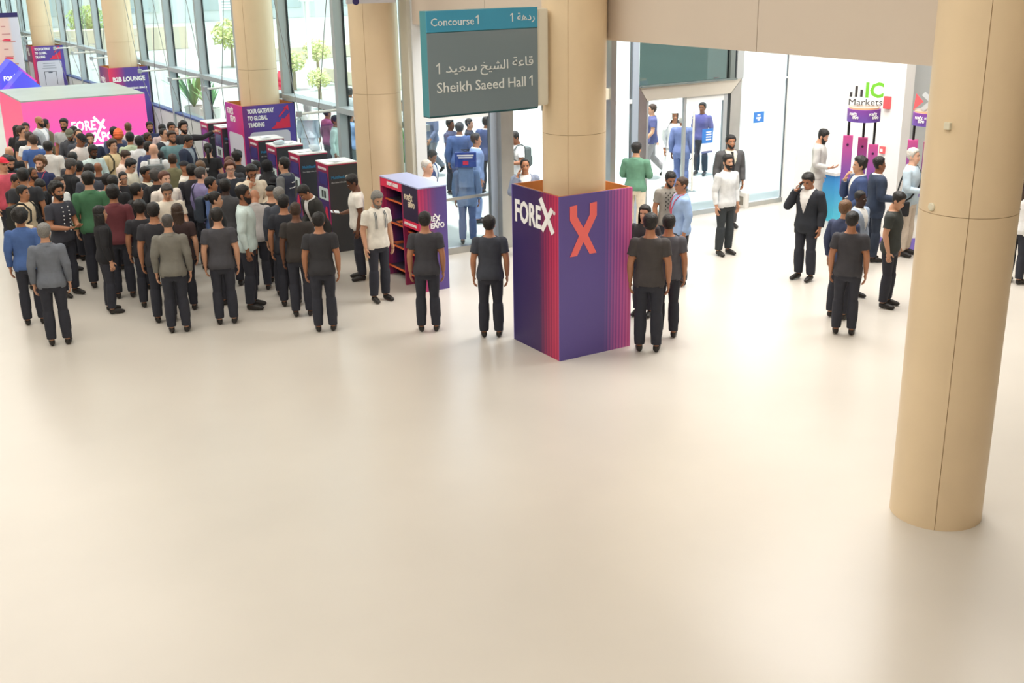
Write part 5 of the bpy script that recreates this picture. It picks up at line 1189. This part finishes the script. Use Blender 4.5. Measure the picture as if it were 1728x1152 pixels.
P(1731, 303, 150, 'long', 'br', 'l', 'shirt', (232, 234, 236), 'woman with long brown hair in white beyond the bare wide column', h=1.66)
# --- outdoors, beyond the entrance glazing
OG = 'visitors on the sunny plaza'
P(1101.5, 175, -80, 'short', 'br', 'l', 'polo', (86, 92, 140), 'man in a navy polo and grey trousers walking out through the portal', pose='walk', legc=(150, 146, 148), h=1.77, group=OG)
P(1138, 186, 20, 'ghutra', 'bk', 'm', 'robe', (238, 238, 236), 'man in a white robe and white headscarf outside the portal', hatc=(238, 238, 236), group=OG)
P(1152, 192, 170, 'buzz', 'wh', 't', 'jacket', (110, 126, 176), 'man in a light blue suit seen from behind outside the portal', legc=(96, 112, 162), group=OG)
P(1186, 172, -20, 'short', 'bk', 't', 'shirt', (90, 90, 150), 'man in violet-blue seen through the sticker door', group=OG)
P(728, 176, -60, 'short', 'bk', 'm', 'shirt', (96, 110, 140), 'man in grey trousers walking away beyond the hanging sign', pose='walk', legc=(110, 116, 126), group=OG)
P(759, 200, 60, 'short', 'bk', 'd', 'polo', (66, 72, 100), 'dark-skinned man in a slate polo on the plaza', pose='hold', group=OG)
P(775, 206, 178, 'short', 'bk', 'm', 'jacket', (62, 84, 132), 'man in a navy-blue jacket seen from behind on the plaza', legc=(66, 78, 112), wide=1.08, group=OG)
P(791, 199.5, 80, 'short', 'bk', 'l', 'polo', (44, 48, 62), 'man in a black polo in profile on the plaza', group=OG)
P(732, 253, 70, 'short', 'bk', 'm', 'jacket', (52, 80, 136), 'man in a blue suit just outside the glass leaning forward', pitch=25, group=OG)
P(719, 268, 60, 'buzz', 'wh', 'p', 'shirt', (238, 238, 240), 'pale bald man in white just outside the glass', group=OG)
P(786, 262, 178, 'short', 'bk', 'm', 'jacket', (122, 148, 186), 'man in a pale blue suit carrying a lit billboard pack on his back', legc=(96, 116, 160), h=1.74, group=OG)
P(802, 224, 100, 'short', 'bk', 'm', 'jacket', (116, 138, 180), 'tall man in a pale blue suit facing away past the billboard pack', legc=(110, 130, 170), h=1.80, group=OG)
P(820, 196, 160, 'short', 'bk', 'm', 'jacket', (62, 78, 120), 'man in navy half behind the door mullion', group=OG)
P(865, 222, -60, 'short', 'bk', 't', 'tee', (238, 238, 238), 'man in a white t-shirt and jeans with a grey backpack outside', pitch=25, pose='hold', legc=(96, 108, 130), extras=(('backpack', 'grey backpack on the man in a white t-shirt outside', (96, 106, 108)),), group=OG)
# --- outdoors, beyond the side glazing
P(518, 172, 170, 'ghutra', 'bk', 'm', 'robe', (214, 228, 238), 'man in a pale long robe and headscarf outside the side glazing', hatc=(190, 196, 190), h=1.80, group=OG)
P(551, 181, 120, 'short', 'bk', 't', 'shirt', (116, 54, 96), 'man in a plum shirt behind the white stand-up board', group=OG)
P(565, 194, 70, 'short', 'bk', 't', 'shirt', (196, 222, 216), 'man in a pale teal shirt beside the stand-up board', legc=(206, 216, 216), group=OG)
P(590, 186, 140, 'short', 'bk', 'm', 'shirt', (130, 160, 206), 'man in light blue and grey trousers just outside the last mullion', legc=(96, 108, 112), group=OG)
P(590, 148, 170, 'short', 'bk', 't', 'shirt', (176, 186, 190), 'man in grey farther out past the last mullion', group=OG)
P(681, 168, -60, 'short', 'bk', 't', 'shirt', (212, 226, 228), 'man in pale grey seen in the gap beside the corner post', group=OG)
P(716, 162, 60, 'short', 'br', 'l', 'shirt', (226, 206, 216), 'person in pale pink beyond the hanging sign edge', group=OG)
folk = build_people()
# billboard pack
bo = [o for o in folk if 'billboard' in o['label']][0]
bb = empty('billboard_pack'); tag(bb, 'blue lit billboard with white lines worn on a pale blue suit', 'sign')
bb.matrix_world = Matrix.Translation(bo.location) @ Matrix.Rotation(bo.rotation_euler.z, 4, 'Z')
MB().bbox(-.20, .20, .17, .24, 1.48, 1.76, .02).build('case', M('billboard_blue', (44, 76, 160), .4), bb)
for z, w in ((1.69, .30), (1.65, .26)): MB().box(-w/2, w/2, .24, .244, z, z+.025).build('print', wpr, bb)
MB().box(-.05, .05, .24, .244, 1.53, 1.60).build('print', redp, bb)
MB().tube([(0, .20, 1.76), (-.08, .20, 1.80), (.08, .20, 1.80), (0, .2, 1.76)], .01, 6).build('handle', black, bb)
MB().bbox(-.14, .14, .15, .20, 1.10, 1.48, .02).build('back_frame', cm((122, 148, 186)), bb)
# white buttons on the charcoal shirt, vest print, polo stripes, shirt pattern
def on_chest(o, pts, r, mat, name, back=False):
    for x, z in pts:
        ry = float(np.interp(z, TOR[:, 0], TOR[:, 2])); rx = float(np.interp(z, TOR[:, 0], TOR[:, 1])); yo = float(np.interp(z, TOR[:, 0], TOR[:, 3]))
        y = yo+(1 if back else -1)*(ry*math.sqrt(max(0, 1-(x/rx)**2))+(.034 if back else .027))
        MB().ell((x, y, z), r, 8, 6).build(name, mat, o)
cb = [o for o in folk if 'charcoal shirt with white buttons' in o['label']][0]
on_chest(cb, [(s*.055, 1.40-.06*k) for s in (-1, 1) for k in range(7)], (.010, .010, .010), wpr, 'button')
vs_ = [o for o in folk if 'printed vest' in o['label']][0]
on_chest(vs_, [(-.04, 1.33), (-.01, 1.33), (.02, 1.33)]+[(-.08+.04*k, 1.24) for k in range(5)], (.018, .010, .008), wpr, 'print', True)
sf = [o for o in folk if 'black ponytail' in o['label']][0]
on_chest(sf, [(.02, 1.27), (.05, 1.27), (.03, 1.24), (.07, 1.24)], (.016, .008, .006), wpr, 'print', True)
st = [o for o in folk if 'striped white polo' in o['label']][0]
for s in (-1, 1):
    for dx in (.075, .10):
        MB().tube([(s*dx, -.135, 1.18), (s*dx, -.142, 1.30), (s*dx*.98, -.128, 1.38), (s*dx*.95, -.085, 1.435)], .006, 6).build('stripe', M('slate_stripe', (96, 104, 112), .8), st)
pt = [o for o in folk if 'black and white patterned' in o['label']][0]
on_chest(pt, [(x*.035, 1.40-.035*k) for x in (-4, -3, -2, -1, 0, 1, 2, 3, 4) for k in range(9) if (x+k) % 2 and abs(x*.035) < .13], (.011, .008, .014), M('black_motif', (40, 38, 38), .8), 'motif')
# white bag in the dark suit's hand
su = [o for o in folk if 'dark grey suit and tie' in o['label']][0]
hw = base_pose('stand')['hands'][1]; c = su.matrix_world @ (hw[0]+hw[1]*.10)
bg2 = empty('carrier_bag', (c.x, c.y, 0)); tag(bg2, 'white and grey carrier bag held by the man in a dark grey suit', 'bag')
MB().bbox(-.05, .05, -.16, .16, c.z-.42, c.z-.10, .03).build('bag_body', M('bag_white', (232, 232, 228), .6), bg2)
MB().bbox(-.055, .055, -.10, .10, c.z-.36, c.z-.18, .02).build('grey_print', M('bag_grey', (146, 142, 132), .6), bg2)
MB().tube([(0, -.07, c.z-.10), (0, -.05, c.z-.01), (0, .05, c.z-.01), (0, .07, c.z-.10)], .008, 6).build('bag_handle', white, bg2)
